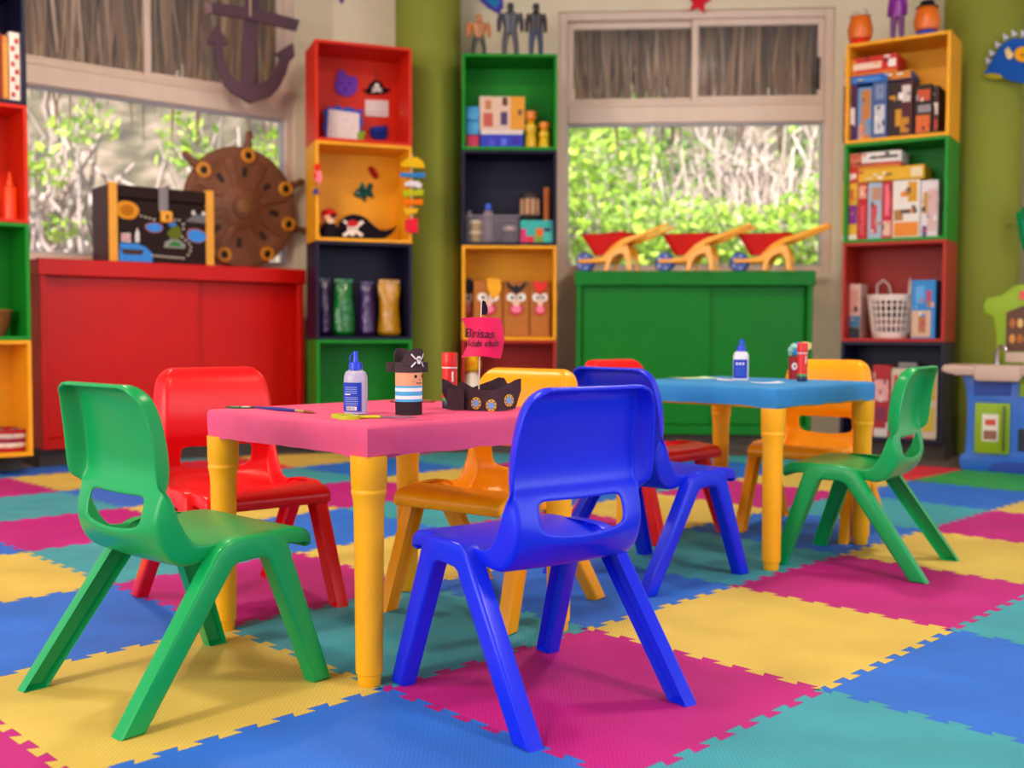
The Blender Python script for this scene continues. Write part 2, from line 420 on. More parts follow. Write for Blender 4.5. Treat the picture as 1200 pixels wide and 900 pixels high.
def leg_mesh(poly, sgn):
    """polygon in (y,z); a channel leg open towards the inside"""
    t = bmesh.new(); th_ = .034
    xo = lambda z: .184 + (.30 - z) * .055
    a = [t.verts.new((xo(z) , y, z)) for y, z in poly]; b = [t.verts.new((xo(z) - th_, y, z)) for y, z in poly]
    fo = t.faces.new(a); fi = t.faces.new(b[::-1]); n = len(poly)
    for i in range(n):
        j = (i + 1) % n; t.faces.new((a[i], b[i], b[j], a[j]))
    bmesh.ops.recalc_face_normals(t, faces=t.faces)
    r = bmesh.ops.inset_individual(t, faces=[fi], thickness=.008, use_even_offset=True)
    for v in fi.verts: v.co.x += .014
    es = [e for e in fo.edges if abs(e.verts[0].co.y - .045) + abs(e.verts[1].co.y - .045) > 1e-4]
    bmesh.ops.bevel(t, geom=es, offset=.008, segments=3, affect='EDGES', profile=.5)
    if sgn < 0:
        for v in t.verts: v.co.x *= -1
    bmesh.ops.recalc_face_normals(t, faces=t.faces)
    me = bpy.data.meshes.new('leg'); t.to_mesh(me); t.free()
    me.polygons.foreach_set('use_smooth', [True] * len(me.polygons)); me.set_sharp_from_angle(angle=R(38))
    return me
REAR = [(-.229, 0), (-.182, 0), (.004, .254), (.016, .261), (.045, .263), (.045, .3085), (.006, .3065), (-.012, .3005), (-.028, .288)]
FRONT = [(.045, .263), (.074, .263), (.084, .256), (.178, 0), (.220, 0), (.128, .286), (.118, .300), (.100, .308), (.045, .3085)]
BACKREST, SEAT = split_mesh(shell_mesh(), lambda c: c.z > .372 and c.y < -.05)
LEGS = [leg_mesh(p, s) for s in (1, -1) for p in (REAR, FRONT)]
def chair(label, hexc, x, y, facing):
    m = M(hexc, .3, .32, .03, 8)
    t = thing('child_chair', label, 'chair', (x, y, 0), facing - pi / 2, 'moulded plastic chairs around the two small tables')
    for nm, me in [('seat', SEAT), ('backrest', BACKREST)] + [('leg', q) for q in LEGS]:
        link(nm, me.copy(), m, t)
    return t
GREEN, RED, BLUE, YEL = '#0a9a50', '#e01018', '#0f26df', '#f59e0c'
chair('green plastic child chair beside the pink table, its back to the red cabinet', GREEN, -.651, 2.069, R(48.5))
chair('red plastic child chair beside the pink table, in front of the red cabinet', RED, -.70, 2.715, R(-52))
chair('orange-yellow plastic child chair at the pink table behind the paper ship', YEL, -.045, 2.69, R(-125))
chair('blue plastic child chair drawn up to the pink table', BLUE, .052, 2.025, R(126.6))
chair('blue plastic child chair drawn up to the blue table', BLUE, .388, 3.05, R(41.5))
chair('red plastic child chair at the blue table, in front of the green cabinet', RED, .467, 3.696, R(-45))
chair('orange-yellow plastic child chair at the blue table below the board games', YEL, 1.06, 3.76, R(-125))
chair('green plastic child chair at the blue table facing away from the play kitchen', GREEN, 1.067, 3.209, R(145))

# ================================================================== TABLES
LEGP = [(.0205, 0), (.0225, .003), (.0232, .022), (.0262, .024), (.0268, .03), (.0295, .345), (.0312, .366), (.0338, .376), (.0346, .3795), (.0346, .383), (.0335, .385), (.0335, .388), (.0348, .391), (.036, .452)]
def table(label, cover_hex, cover_label, cx, cy, yaw, H, low):
    t = thing('child_table', label, 'table', (cx, cy, 0), yaw, 'square tables with yellow legs')
    sc = (H - .06) / .452; hs = .273; ho = .297
    ym = M('#f6ae12', .38, .35, .03, 8)
    for sx in (-1, 1):
        for sy in (-1, 1):
            lathe('leg', t, ym, [(r, z * sc) for r, z in LEGP], 28, (sx * hs, sy * hs, 0))
    box('tabletop', t, ym, (-ho + .004, ho - .004), (-ho + .004, ho - .004), (H - .062, H - .004), .01, 3)
    # wrapped cover: an open box over the slab, a little wavy at its lower rim
    bm = bmesh.new(); n = 14; rr = random.Random(3)
    ring = []
    for side in range(4):
        for k in range(n): ring.append((side, k / n))
    def rim(side, s, off):
        c = ho + off; q = -c + 2 * c * s
        return {0: (q, -c), 1: (c, q), 2: (-q, c), 3: (-c, -q)}[side]
    lev = [(.0, H - low, 1), (.0015, H - .03, 0), (.0015, H - .008, 0), (-.001, H - .002, 0), (-.008, H + .0005, 0)]
    V = []
    for off, z, wob in lev:
        V.append([])
        for side, s in ring:
            x, y = rim(side, s, off)
            zz = z + (rr.uniform(-.0025, .0025) if wob else 0) - (.004 if wob and min(s, 1 - s) < .12 else 0)
            V[-1].append(bm.verts.new((x, y, zz)))
    N = len(ring)
    for a, b in zip(V, V[1:]):
        for k in range(N): bm.faces.new((a[k], a[(k + 1) % N], b[(k + 1) % N], b[k]))
    bm.faces.new(V[-1])
    cov = bm_obj('cover', bm, cloth(cover_hex), t, smooth=50); cov['label'] = cover_label
    # folded corner of the cover
    c = ho + .002
    for (x1, y1, x2, y2) in ((-c, -c, -c + .085, -c), (c, -c, c, -c + .085)):
        bm = bmesh.new()
        d = Vector((x2 - x1, y2 - y1, 0)).normalized(); nn = Vector((d.y, -d.x, 0)) * .0042
        tri = [Vector((x1, y1, H - .006)), Vector((x1, y1, H - low + .002)), Vector((x2, y2, H - low + .004)), Vector((x1, y1, H - .006)) + d * .01]
        a = [bm.verts.new(p) for p in tri]; b = [bm.verts.new(p + nn) for p in tri]
        bm.faces.new(a); bm.faces.new(b[::-1])
        for k in range(4): bm.faces.new((a[k], b[k], b[(k + 1) % 4], a[(k + 1) % 4]))
        bm_obj('corner_fold', bm, cloth(cover_hex), cov)
    return t
HT, HT2 = .51, .532
table('small square table with a pink wrapped cover and yellow legs', '#dc4c7c', 'pink cloth cover', -.277, 2.452, R(45), HT, .062)
table('small square table with a blue wrapped cover and yellow legs', '#2b86c9', 'blue cloth cover', .757, 3.482, R(45), HT2, .056)

# ================================================================== SHELVES AND CABINETS
PT = .018
CUBE = {'red': '#d02408', 'yellow': '#eda21a', 'black': '#181530', 'green': '#12851f', 'darkred': '#a8271c', 'darkgreen': '#0d7a1e'}
def cube(fr, k, colour, label):
    m = M(CUBE[colour], .45, .22, .05, 6)
    t = thing('cube_shelf', label, 'shelf', fr.w(0, 0, Z0 + k * CH), fr.th, 'painted open cube shelves stacked along the walls')
    h = CH - .001
    box('side_panel', t, m, (0, PT), (0, CD), (0, h), .0015); box('side_panel', t, m, (CW - PT, CW), (0, CD), (0, h), .0015)
    box('bottom_panel', t, m, (PT, CW - PT), (0, CD), (0, PT), .0015); box('top_panel', t, m, (PT, CW - PT), (0, CD), (h - PT, h), .0015)
    box('back_panel', t, m, (PT, CW - PT), (CD - .008, CD), (PT, h - PT), 0)
    return t
for fr, where, cols in (
        (FFL, 'in the stack beside the red cabinet', ('yellow', 'green', 'red', 'black')),
        (FLB, 'in the stack with the hanging felt crafts', ('green', 'black', 'yellow', 'red')),
        (FCB, 'in the stack next to the green cabinet', ('darkred', 'yellow', 'black', 'green')),
        (FRB, 'in the stack with the board games', ('black', 'darkred', 'green', 'yellow'))):
    for k, c in enumerate(cols):
        word = {'darkred': 'dark red', 'black': 'navy black'}.get(c, c)
        cube(fr, k, c, '%s open cube shelf, %s, %s' % (word, ('lowest', 'second up', 'third up', 'topmost')[k], where))
def sliding_cabinet(fr, wd, hexc, label, depth=.38):
    m = M(hexc, .35, .22, .05, 5)
    t = thing('sliding_door_cabinet', label, 'cabinet', fr.w(0, 0, Z0 - .003), fr.th)
    H = .968
    box('top_panel', t, m, (-.012, wd + .012), (-.012, depth), (H - .085, H), .004)
    box('side_panel', t, m, (0, .03), (0, depth), (0, H - .085), .002); box('side_panel', t, m, (wd - .03, wd), (0, depth), (0, H - .085), .002)
    box('bottom_panel', t, m, (.03, wd - .03), (0, depth), (0, .055), .002)
    box('back_panel', t, m, (.03, wd - .03), (depth - .01, depth), (.055, H - .085), 0)
    mid = wd * .56
    box('sliding_door', t, m, (.034, mid + .02), (.034, .048), (.058, H - .088), .0015)
    box('sliding_door', t, m, (mid - .02, wd - .034), (.056, .070), (.058, H - .088), .0015)
    return t
CAB_H = Z0 - .003 + .968
sliding_cabinet(FRC, RCW, '#c20c04', 'bright red cabinet with two sliding doors under the wide window')
sliding_cabinet(FGC, GCW, '#08741c', 'green cabinet with two sliding doors carrying three toy wheelbarrows')

def px_poly(fr, y, pts, x0, z0):
    return [(lambda q: (q[0] - x0, q[1] - z0))(fr.at(u, v, y)) for u, v in pts]
def shelf_z(k): return Z0 + k * CH + PT
def carton(fr, name, label, cat, u0, u1, v0, v1, y, depth, hexc, zb=None, bands=(), group=None, rough=.4, tilt=0):
    vm = (v0 + v1) / 2; um = (u0 + u1) / 2
    xa, xb = fr.at(u0, vm, y)[0], fr.at(u1, vm, y)[0]; zt = fr.at(um, v0, y)[1]
    z0 = zb if zb is not None else fr.at(um, v1, y)[1]
    W, H = xb - xa, zt - z0
    t = thing(name, label, cat, fr.w((xa + xb) / 2, y, z0), fr.th, group)
    if tilt: t.rotation_euler[1] = tilt
    box('carton', t, card(hexc), (-W / 2, W / 2), (0, depth), (0, H), .002)
    for n_, (a, b, c, d, hx) in enumerate(bands):
        box('print_panel', t, card(hx), (-W / 2 + a * W + .001, -W / 2 + b * W - .001), (-.0012 - n_ * .0002, .002), (c * H + .001, d * H - .001), 0)
    if name == 'board_game':
        rr = random.Random(int(u0 * 7 + v0)); pal = [q[4] for q in bands] + ['#e8ddd6', '#2a2028', hexc]
        for n_ in range(7):
            a, c = rr.uniform(.06, .8), rr.uniform(.05, .86); w_, h_ = rr.uniform(.06, .2), rr.uniform(.03, .12)
            if W > H * 1.5: w_, h_ = w_ * .5, h_ * 2
            box('print_mark', t, card(pal[rr.randrange(len(pal))]), (-W / 2 + a * W, -W / 2 + min(a + w_, .97) * W), (-.0032 - n_ * .0001, .002), (c * H, min(c + h_, .96) * H), 0)
    return t, z0 + H

# ---- far left stack
g = 'books in the black cube shelf'
zb = shelf_z(3)
carton(FFL, 'book', 'dark red book at the end of the row in the black cube shelf', 'book', -8, 2.5, 38, 122, .04, .2, '#8a2a1a', zb, (), g)
carton(FFL, 'book', 'slim orange book in the black cube shelf beside the window', 'book', 3, 10, 42, 122, .04, .2, '#c9792c', zb, ((.1, .9, .05, .9, '#d98f3c'),), g)
carton(FFL, 'book', 'white book with red checks in the black cube shelf beside the window', 'book', 11, 26, 38, 124, .04, .2, '#e8d9cf', zb, tuple((.1 + .3 * (i % 2), .45 + .3 * (i % 2), .06 + .11 * i, .14 + .11 * i, '#c0392b') for i in range(8)), g)
x, z = FFL.at(12, 250, .12)
t = thing('squeeze_bottle', 'orange-red squeeze bottle with a pointed cap in the red cube shelf', 'bottle', FFL.w(x, .12, shelf_z(2)), FFL.th)
lathe('bottle_body', t, plastic('#e8400f'), [(.028, 0), (.034, .004), (.034, .14), (.030, .16), (.014, .17)], 24)
lathe('nozzle', t, plastic('#f04a16'), [(.016, .169), (.016, .185), (.010, .19), (.004, .23), (.003, .232)], 18)
x, z = FFL.at(-8, 392, .14)
t = thing('wicker_basket', 'brown round wicker basket in the green cube shelf', 'basket', FFL.w(x, .14, shelf_z(1)), FFL.th)
lathe('bowl', t, M('#7d4a22', .8, .2, .2, 40, .4, 90), [(.05, 0), (.075, .06), (.085, .12), (.08, .12), (.068, .06), (.04, .01)], 28, cap=False)
lathe('rim', t, M('#8f5a2c', .8, .2, .2, 40), [(.079, .118), (.088, .118), (.089, .128), (.079, .128), (.079, .118)], 28, cap=False)
lathe('bowl_base', t, M('#7d4a22', .8, .2, .2, 40), [(.05, 0), (.05, .01)], 24)
x, z = FFL.at(12, 520, .12)
t = thing('striped_basket', 'red and white striped woven basket in the yellow cube shelf', 'basket', FFL.w(x, .13, shelf_z(0)), FFL.th)
for i in range(5):
    z_ = i * .022; c = ['#a81f24', '#d9c9bd', '#8e2740', '#c9b6b0', '#a81f24'][i]
    lathe('stripe_band', t, M(c, .85, .2, .15, 50, .4, 100), [(.083 + i * .003, z_), (.088 + i * .003, z_ + .011), (.086 + i * .003, z_ + .022)], 24, cap=(i == 0))
for i, (dx, dy, c) in enumerate(((-.038, .02, '#8a8577'), (.038, .02, '#5c5a56'), (0, -.044, '#9c9488'))):
    x_ = FFL.w(x + dx, .13 + dy, shelf_z(0) + .012)
    o = lathe('yarn_ball', None, M(c, .9, .1, .2, 60, .5, 120), [(.002, .0), (.02, .006), (.033, .03), (.036, .05), (.03, .08), (.014, .094), (.002, .097)], 18, x_)
    tag(o, ('dull olive ball of yarn in the striped basket', 'dark grey ball of yarn in the striped basket', 'pale grey ball of yarn in the striped basket')[i], 'yarn', 'balls of yarn in the striped basket')

# ---- treasure chest on the red cabinet
xa = FRC.at(127, 260, .03)[0]; xb = FRC.at(250, 260, .03)[0]; W = xb - xa; CHH = .415; CDp = .24
t = thing('treasure_chest', 'black toy treasure chest with gold corner posts and a painted map', 'chest', FRC.w(xa, .03, CAB_H), FRC.th)
dk = M('#24130f', .55, .15, .1, 10); sd = M('#4e2620', .55, .2, .15, 10); gold = M('#e39a17', .4, .5, .05, 10)
box('chest_body', t, [dk], (0, W), (0, CDp), (0, CHH * .80), .003)
box('lid', t, dk, (0, W), (-.004, CDp), (CHH * .81, CHH - .01), .006)
box('side_board', t, sd, (-.004, 0), (.0, CDp), (0, CHH - .015), .001)
for a in (0, W - .045): box('corner_post', t, gold, (a, a + .045), (-.012, .03), (0, CHH), .003)
lp = box('hasp', t, M('#7d6f72', .35, .5, .05, 20, metal=.5), (W * .46, W * .55), (-.014, -.004), (CHH * .66, CHH * .97), .002)
pk = box('padlock', t, gold, (W * .47, W * .58), (-.03, -.004), (CHH * .53, CHH * .68), .006, 2)
prism('keyhole', pk, M('#20160f', .6), disc(W * .525, CHH * .605, .008, .012, 12), -.0312, -.029)
def decal(poly, hx, y=-.0015, name='map_painting'): return prism(name, t, felt(hx), poly, y, 0)
cx = lambda f: f * W
cz = lambda f: f * CHH
decal(blob(cx(.17), cz(.66), .062, .05, .05, 24, 1), '#d58c2a', -.002); decal(disc(cx(.17), cz(.66), .035, .03), '#b06a1c', -.003)
decal(blob(cx(.42), cz(.46), .05, .03, .08, 20, 2), '#a05a5a', -.002); decal(blob(cx(.42), cz(.46), .043, .024, .08, 20, 2), '#3d86d8', -.003)
decal(blob(cx(.59), cz(.52), .022, .016, .05, 16, 3), '#3d86d8', -.002)
decal(blob(cx(.83), cz(.39), .062, .04, .1, 20, 4), '#a05a5a', -.002); decal(blob(cx(.83), cz(.385), .055, .034, .1, 20, 4), '#3d86d8', -.003)
decal(blob(cx(.62), cz(.41), .04, .035, .15, 20, 5), '#5f6a24', -.002)
decal([(cx(.51), cz(.21)), (cx(.71), cz(.21)), (cx(.72), cz(.26)), (cx(.66), cz(.32)), (cx(.58), cz(.33)), (cx(.52), cz(.28))], '#8b8a86', -.002)
decal([(cx(.555), cz(.235)), (cx(.68), cz(.235)), (cx(.65), cz(.29)), (cx(.59), cz(.29))], '#1f7a33', -.003)
decal([(cx(.72), cz(.57)), (cx(.98), cz(.56)), (cx(.95), cz(.62)), (cx(.90), cz(.68)), (cx(.87), cz(.66)), (cx(.81), cz(.68)), (cx(.77), cz(.62))], '#6d6d72', -.002)
for fx in (.80, .90): decal(disc(cx(fx), cz(.69), .010, .012, 10), '#d9d4d4', -.003)
decal([(cx(.09), cz(.01)), (cx(.40), cz(.01)), (cx(.40), cz(.12)), (cx(.34), cz(.20)), (cx(.26), cz(.24)), (cx(.10), cz(.24))], '#3d86d8', -.002)
decal([(cx(.13), cz(.10)), (cx(.30), cz(.10)), (cx(.32), cz(.165)), (cx(.11), cz(.165))], '#4a3426', -.003)
decal([(cx(.11), cz(.26)), (cx(.20), cz(.25)), (cx(.20), cz(.37)), (cx(.11), cz(.36))], '#d9cfd0', -.003)
for i in range(3): decal([(cx(.11), cz(.275 + i * .03)), (cx(.20), cz(.275 + i * .03)), (cx(.20), cz(.288 + i * .03)), (cx(.11), cz(.288 + i * .03))], '#b8334a', -.0038)
decal([(cx(.24), cz(.26)), (cx(.28), cz(.26)), (cx(.28), cz(.38)), (cx(.26), cz(.44)), (cx(.24), cz(.36))], '#d9cfd0', -.003)
path = [(.40 + .033 * i, .10 - .002 * i) for i in range(10)] + [(.745, .13), (.765, .18), (.77, .23), (.755, .28), (.72, .32), (.69, .36)] + [(.30 + .04 * i, .60 - .012 * i) for i in range(4)] + [(.66, .58), (.62, .58), (.70, .53), (.70, .47)]
for a, b in path: decal(disc(cx(a), cz(b), .0065, .005, 8), '#cfc4b8', -.002, 'path_dot')

# ---- ship wheel leaning on the window
wx, wz = FRC.at(284, 243, .33)
t = thing('ship_wheel', 'brown toy ship wheel with gold-ringed knobs leaning against the window', 'ship wheel', FRC.w(wx, .36, CAB_H), FRC.th)
wr = wz - CAB_H - .012; BR = M('#7c4a30', .5, .4, .18, 12, .2, 40)
# local: face towards -y; slight lean
def wheel_lathe(name, prof, mat, n=40):
    return lathe(name, t, mat, prof, n, (0, 0, wr + .012), (R(90), 0, 0))
wheel_lathe('wheel_disc', [(wr * .995, 0), (wr, .008), (wr * .97, .03), (wr * .86, .034), (wr * .80, .024), (wr * .38, .024), (wr * .34, .034), (wr * .2, .045), (wr * .18, .055), (.001, .055)], BR)
lathe('hub', t, M('#8a5a34', .5, .4, .1, 20), [(wr * .13, .05), (wr * .13, .066), (wr * .08, .074)], 24, (0, 0, wr + .012), (R(90), 0, 0))
for i in range(8):
    a = 2 * pi * i / 8 + .3
    p = [(wr * .36, -.018), (wr * .84, -.032), (wr * .84, .032), (wr * .36, .018)]
    prism('spoke', t, BR, [(q[0] * cos(a) - q[1] * sin(a), wr + .012 + q[0] * sin(a) + q[1] * cos(a)) for q in p], -.035, -.02, .004)
    p = [(wr * .5, -.024), (wr * .66, -.03), (wr * .66, .03), (wr * .5, .024)]; a += pi / 8
    prism('slot', t, M('#2c1710', .7), [(q[0] * cos(a) - q[1] * sin(a) * .6, wr + .012 + q[0] * sin(a) + q[1] * cos(a) * .6) for q in p], -.0255, -.02)
for ang in (141, 83, 25, -15, -60, -113, 192):
    a = R(ang); c = (wr * .86 * cos(a), wr * .86 * sin(a))
    r = lathe('knob_ring', t, M('#d98c1e', .4, .5, .1, 20), [(.022, .03), (.046, .03), (.046, .043), (.040, .049), (.026, .049), (.022, .042)], 24, (c[0], 0, wr + .012 + c[1]), (R(90), 0, 0), cap=False)
    lathe('knob_hole', r, M('#120d0c', .6), [(.024, .028), (.024, .036)], 20)
    d = Vector((cos(a), 0, sin(a))); b = Vector((0, -.015, wr + .012))
    if ang not in (-113, 192, -60): tube('handle', t, BR, [b + d * (wr * .96), b + d * (wr * 1.05), b + d * (wr * 1.12), b + d * (wr * 1.2), b + d * (wr * 1.27)], [.022, .028, .017, .026, .016], 10)
# ---- anchor hanging in front of the window
ya = .20
outer = [(255, 28), (249, 38), (244, 51), (252, 50), (254, 66), (258, 84), (264, 98), (273, 108), (285, 115), (295, 121), (305, 117), (318, 113), (328, 102), (335, 88), (340, 72), (346, 66), (344, 50), (334, 56), (324, 63), (329, 67), (326, 78), (315, 93), (301, 100), (302, 40), (306, -12), (290, -12), (287, 40), (285, 99), (271, 88), (264, 70), (262, 55), (268, 52), (262, 40)]
x0, z0 = FRC.at(295, -12, ya)
t = thing('hanging_anchor', 'purple-brown wooden anchor hanging in front of the wide window', 'anchor', FRC.w(x0, ya, z0), FRC.th)
am = M('#5c424e', .6, .3, .1, 12)
prism('shank_and_arms', t, am, px_poly(FRC, ya, outer, x0, z0), 0, .035, .004)
prism('stock', t, am, px_poly(FRC, ya, [(243, 3), (243, 15), (252, 18), (290, 24), (346, 37), (350, 24), (300, 11), (252, 4)], x0, z0), -.02, 0, .004)
prism('end_cap', t, M('#8a6b6c', .5, .4), px_poly(FRC, ya, [(239, 2), (240, 17), (247, 16), (246, 3)], x0, z0), -.024, .004, .003)
tube('rope', t, M('#c9a58f', .8), [(-.02, -.022, -.16), (-.02, -.022, -.02), (.0, .015, .1), (0, .015, Z_CEIL - z0)], .006, 8)

# ---- left diagonal stack: felt crafts
def felt_thing(fr, name, label, cat, y, pieces, anchor, group=None):
    x0, z0 = fr.at(anchor[0], anchor[1], y); t = thing(name, label, cat, fr.w(x0, y, z0), fr.th, group)
    for nm, pts, hx, y0, y1 in pieces:
        prism(nm, t, felt(hx) if isinstance(hx, str) else hx, px_poly(fr, y, pts, x0, z0), y0, y1, .001)
    return t
def el(u, v, a, b, n=16): return [(u + a * cos(2 * pi * i / n), v + b * sin(2 * pi * i / n)) for i in range(n)]
yb = CD - .012
felt_thing(FLB, 'felt_creature', 'purple felt creature with a tufted head on the back of the red cube', 'felt craft', yb, [
    ('body', [(394, 108), (392, 100), (394, 93), (396, 84), (401, 81), (405, 87), (410, 90), (416, 89), (419, 96), (418, 107), (411, 113), (401, 113)], '#6f3fae', -.008, .003),
    ('eye', el(400, 98, 1.6, 1.2), '#3c1f66', -.010, -.007), ('eye', el(409, 98, 1.6, 1.2), '#3c1f66', -.010, -.007), ('mouth', el(404, 105, 1.3, 2.6), '#3c1f66', -.010, -.007)], (405, 113))
felt_thing(FLB, 'pirate_hat_ornament', 'small black felt pirate hat with skull hung in the red cube', 'ornament', yb, [
    ('hat', [(424, 104), (429, 106), (433, 99), (439, 94), (446, 96), (450, 104), (458, 104), (453, 109), (441, 111), (430, 110)], '#17131b', -.01, .002),
    ('skull', el(441, 101, 2.9, 2.8), '#e9e2dd', -.013, -.009), ('crossbone', [(435, 107), (446, 103), (447, 105), (436, 109)], '#e9e2dd', -.0125, -.0095), ('crossbone', [(435, 104), (436, 103), (447, 107), (446, 109)], '#e9e2dd', -.0122, -.0095),
    ('string', [(439.5, 95), (440.8, 81), (441.8, 81), (440.7, 95)], '#8a3a22', -.004, .002)], (441, 111))
felt_thing(FLB, 'picture_frame', 'white card in a blue fringed frame standing in the red cube', 'picture frame', .20, [
    ('fringe_frame', [(379, 164), (381, 156), (379, 148), (381, 140), (379, 131), (382, 124), (390, 126), (397, 123), (401, 127), (410, 125), (417, 129), (425, 128), (424, 136), (426, 143), (423, 150), (425, 158), (421, 166), (400, 165)], '#2a4fae', .0, .008),
    ('card_sheet', [(385, 128), (421, 133), (421, 166), (383, 161)], '#e3d3d0', -.004, .001),
    ('trim_tuft', el(382, 126, 2, 2), '#c0392b', -.005, .002), ('trim_tuft', el(424, 130, 2, 2), '#7a3fae', -.005, .002)], (402, 165.5))
felt_thing(FLB, 'felt_frog', 'little lime green felt frog at the corner of the blue fringed frame', 'felt craft', .185, [
    ('body', [(420, 164), (419, 158), (421, 153), (424, 155), (427, 152), (428, 157), (426, 160), (427, 165), (423, 163)], '#7fa32a', 0, .008)], (423, 165))
felt_thing(FLB, 'note_card', 'white lined note card on the back of the red cube', 'card', yb, [
    ('card_sheet', [(428, 117), (455, 118), (455, 137), (428, 136)], '#e5d6d2', -.003, .003)] + [('ruled_line', [(430, v), (453, v + .6), (453, v + 1.2), (430, v + .6)], '#b9a9b4', -.0038, -.0025) for v in (121, 125, 129, 132)], (441, 137))
felt_thing(FLB, 'felt_pouch', 'dark blue felt pouch on the back of the red cube', 'pouch', yb, [
    ('pouch_body', [(434, 150), (440, 148), (447, 149), (453, 147), (454, 158), (450, 164), (438, 163), (433, 157)], '#1c2b78', -.014, .002), ('flap', [(434, 150), (453, 147.5), (451, 154), (437, 155)], '#24358c', -.018, -.013)], (444, 164))
felt_thing(FLB, 'felt_flame', 'orange felt flame hanging inside the red cube', 'felt craft', .16, [
    ('flame', [(470, 134), (472, 124), (474, 111), (476, 110), (477, 122), (480, 127), (480, 136), (474, 137)], '#f08a14', 0, .012)], (475, 137))
felt_thing(FLB, 'felt_fish', 'dark green felt fish on the back of the yellow cube', 'felt craft', yb, [
    ('body', [(414, 228), (418, 222), (424, 219), (429, 221), (431, 218), (432, 214), (437, 217), (435, 224), (438, 232), (434, 231), (430, 229), (427, 237), (424, 232), (418, 231)], '#1c4a44', -.01, .003),
    ('fin', [(421, 220), (424, 213), (428, 219)], '#1c6a5a', -.008, .003), ('eye', el(419, 226, 1, 1, 8), '#d8d0c8', -.012, -.009)], (425, 236))
felt_thing(FLB, 'felt_capsule', 'small dark red felt sausage shape on the back of the yellow cube', 'felt craft', yb, [
    ('body', [(431, 197), (434, 195), (438, 197), (443, 206), (442, 210), (438, 209), (433, 202)], '#a32219', -.012, .003)], (438, 210))
zs = shelf_z(2)
x0, _ = FLB.at(386, 270, .10)
t = thing('pirate_doll', 'small pirate doll with red bandana and black eye patch in the yellow cube', 'doll', FLB.w(x0, .11, zs), FLB.th)
def smooth_body(bm): pass
lathe('body', t, felt('#1b1620'), [(.03, 0), (.048, .01), (.05, .05), (.036, .085), (.02, .095)], 20)
lathe('head', t, felt('#e6a57e'), [(.015, .085), (.038, .10), (.045, .125), (.038, .15), (.01, .165)], 20)
lathe('bandana', t, felt('#c21f22'), [(.0455, .132), (.046, .142), (.038, .16), (.012, .172)], 20)
prism('eye_patch', t, felt('#141018'), disc(.014, .128, .014, .012, 12), -.047, -.03); prism('beard', t, felt('#e9c9a6'), disc(0, .098, .02, .014, 12), -.047, -.03)
for s in (-1, 1): lathe('arm', t, felt('#1b1620'), [(.008, 0), (.012, .01), (.012, .05), (.006, .06)], 12, (s * .048, -.005, .03), (0, R(s * 18), 0))
felt_thing(FLB, 'felt_pirate_hat', 'large black felt pirate hat with a skull in red bandana in the yellow cube', 'hat', .12, [
    ('hat', [(397, 279), (396, 268), (399, 259), (405, 253), (413, 251), (422, 252), (430, 256), (437, 263), (445, 269), (453, 270), (461, 267), (466, 264), (460, 273), (452, 279), (440, 280.5)], '#17131b', 0, .03),
    ('skull', el(413, 267, 6.2, 5.6), '#ecdcd2', -.004, .001), ('bandana', [(406, 265), (408, 259), (413, 257.5), (419, 260), (420, 264), (413, 266)], '#c3262b', -.007, .0),
    ('crossbone', [(401, 259), (404, 258), (426, 275), (423, 278)], '#ecdcd2', -.003, .001), ('crossbone', [(424, 258), (427, 261), (404, 278), (401, 275)], '#ecdcd2', -.0026, .001),
    ('jaw', el(413, 274, 3.5, 2.4), '#ecdcd2', -.0045, .001), ('eye', el(410.5, 268, 1.3, 1.3, 8), '#17131b', -.0062, -.003), ('eye', el(415.5, 268, 1.3, 1.3, 8), '#17131b', -.0062, -.003)], (420, 280))
# paper fish mobile hanging from the right edge of the yellow cube
felt_thing(FLB, 'paper_garland', 'hanging garland of coloured paper slices at the edge of the yellow cube', 'garland', -.03, [
    ('slice', [(470, 195), (473, 188), (480, 184), (489, 184), (496, 189), (498, 197), (484, 196)], '#e8b21c', 0, .025),
    ('slice', [(470, 202), (484, 203), (498, 202), (498, 208), (470, 207)], '#2f7fc4', .002, .022),
    ('slice', [(474, 214), (480, 212), (490, 212), (495, 216), (493, 221), (484, 218), (475, 218)], '#dfd5d5', 0, .022),
    ('slice', [(472, 223), (497, 222), (496, 229), (474, 230)], '#b6b61e', .002, .022),
    ('slice', [(471, 234), (496, 233), (495, 240), (473, 240)], '#ee7214', 0, .022),
    ('slice', [(473, 244), (491, 244), (488, 250), (476, 251)], '#eab024', .002, .022),
    ('slice', [(476, 257), (490, 255), (490, 272), (483, 273), (476, 271)], '#e0253a', 0, .025),
    ('string', [(483, 180), (484, 180), (484, 258), (483, 258)], '#d9cfc8', .010, .014)], (484, 273))
felt_thing(FLB, 'felt_parrot', 'small red and pink felt bird at the cabinet side edge of the yellow cube', 'felt craft', -.014, [
    ('head', el(372, 196, 3.8, 4.6), '#e0301e', 0, .012), ('body', [(368, 201), (376, 200), (378, 210), (374, 216), (368, 210)], '#ef7f86', .001, .012), ('wing', [(367, 201), (371, 203), (370, 211), (367, 208)], '#e0301e', -.002, .002), ('tail', [(368, 222), (372, 220), (374, 228), (370, 226), (367, 229)], '#2b2f8c', 0, .01), ('cord', [(370.6, 210), (371.6, 210), (371.6, 222), (370.6, 222)], '#6a2a3a', .003, .007)], (371, 229))
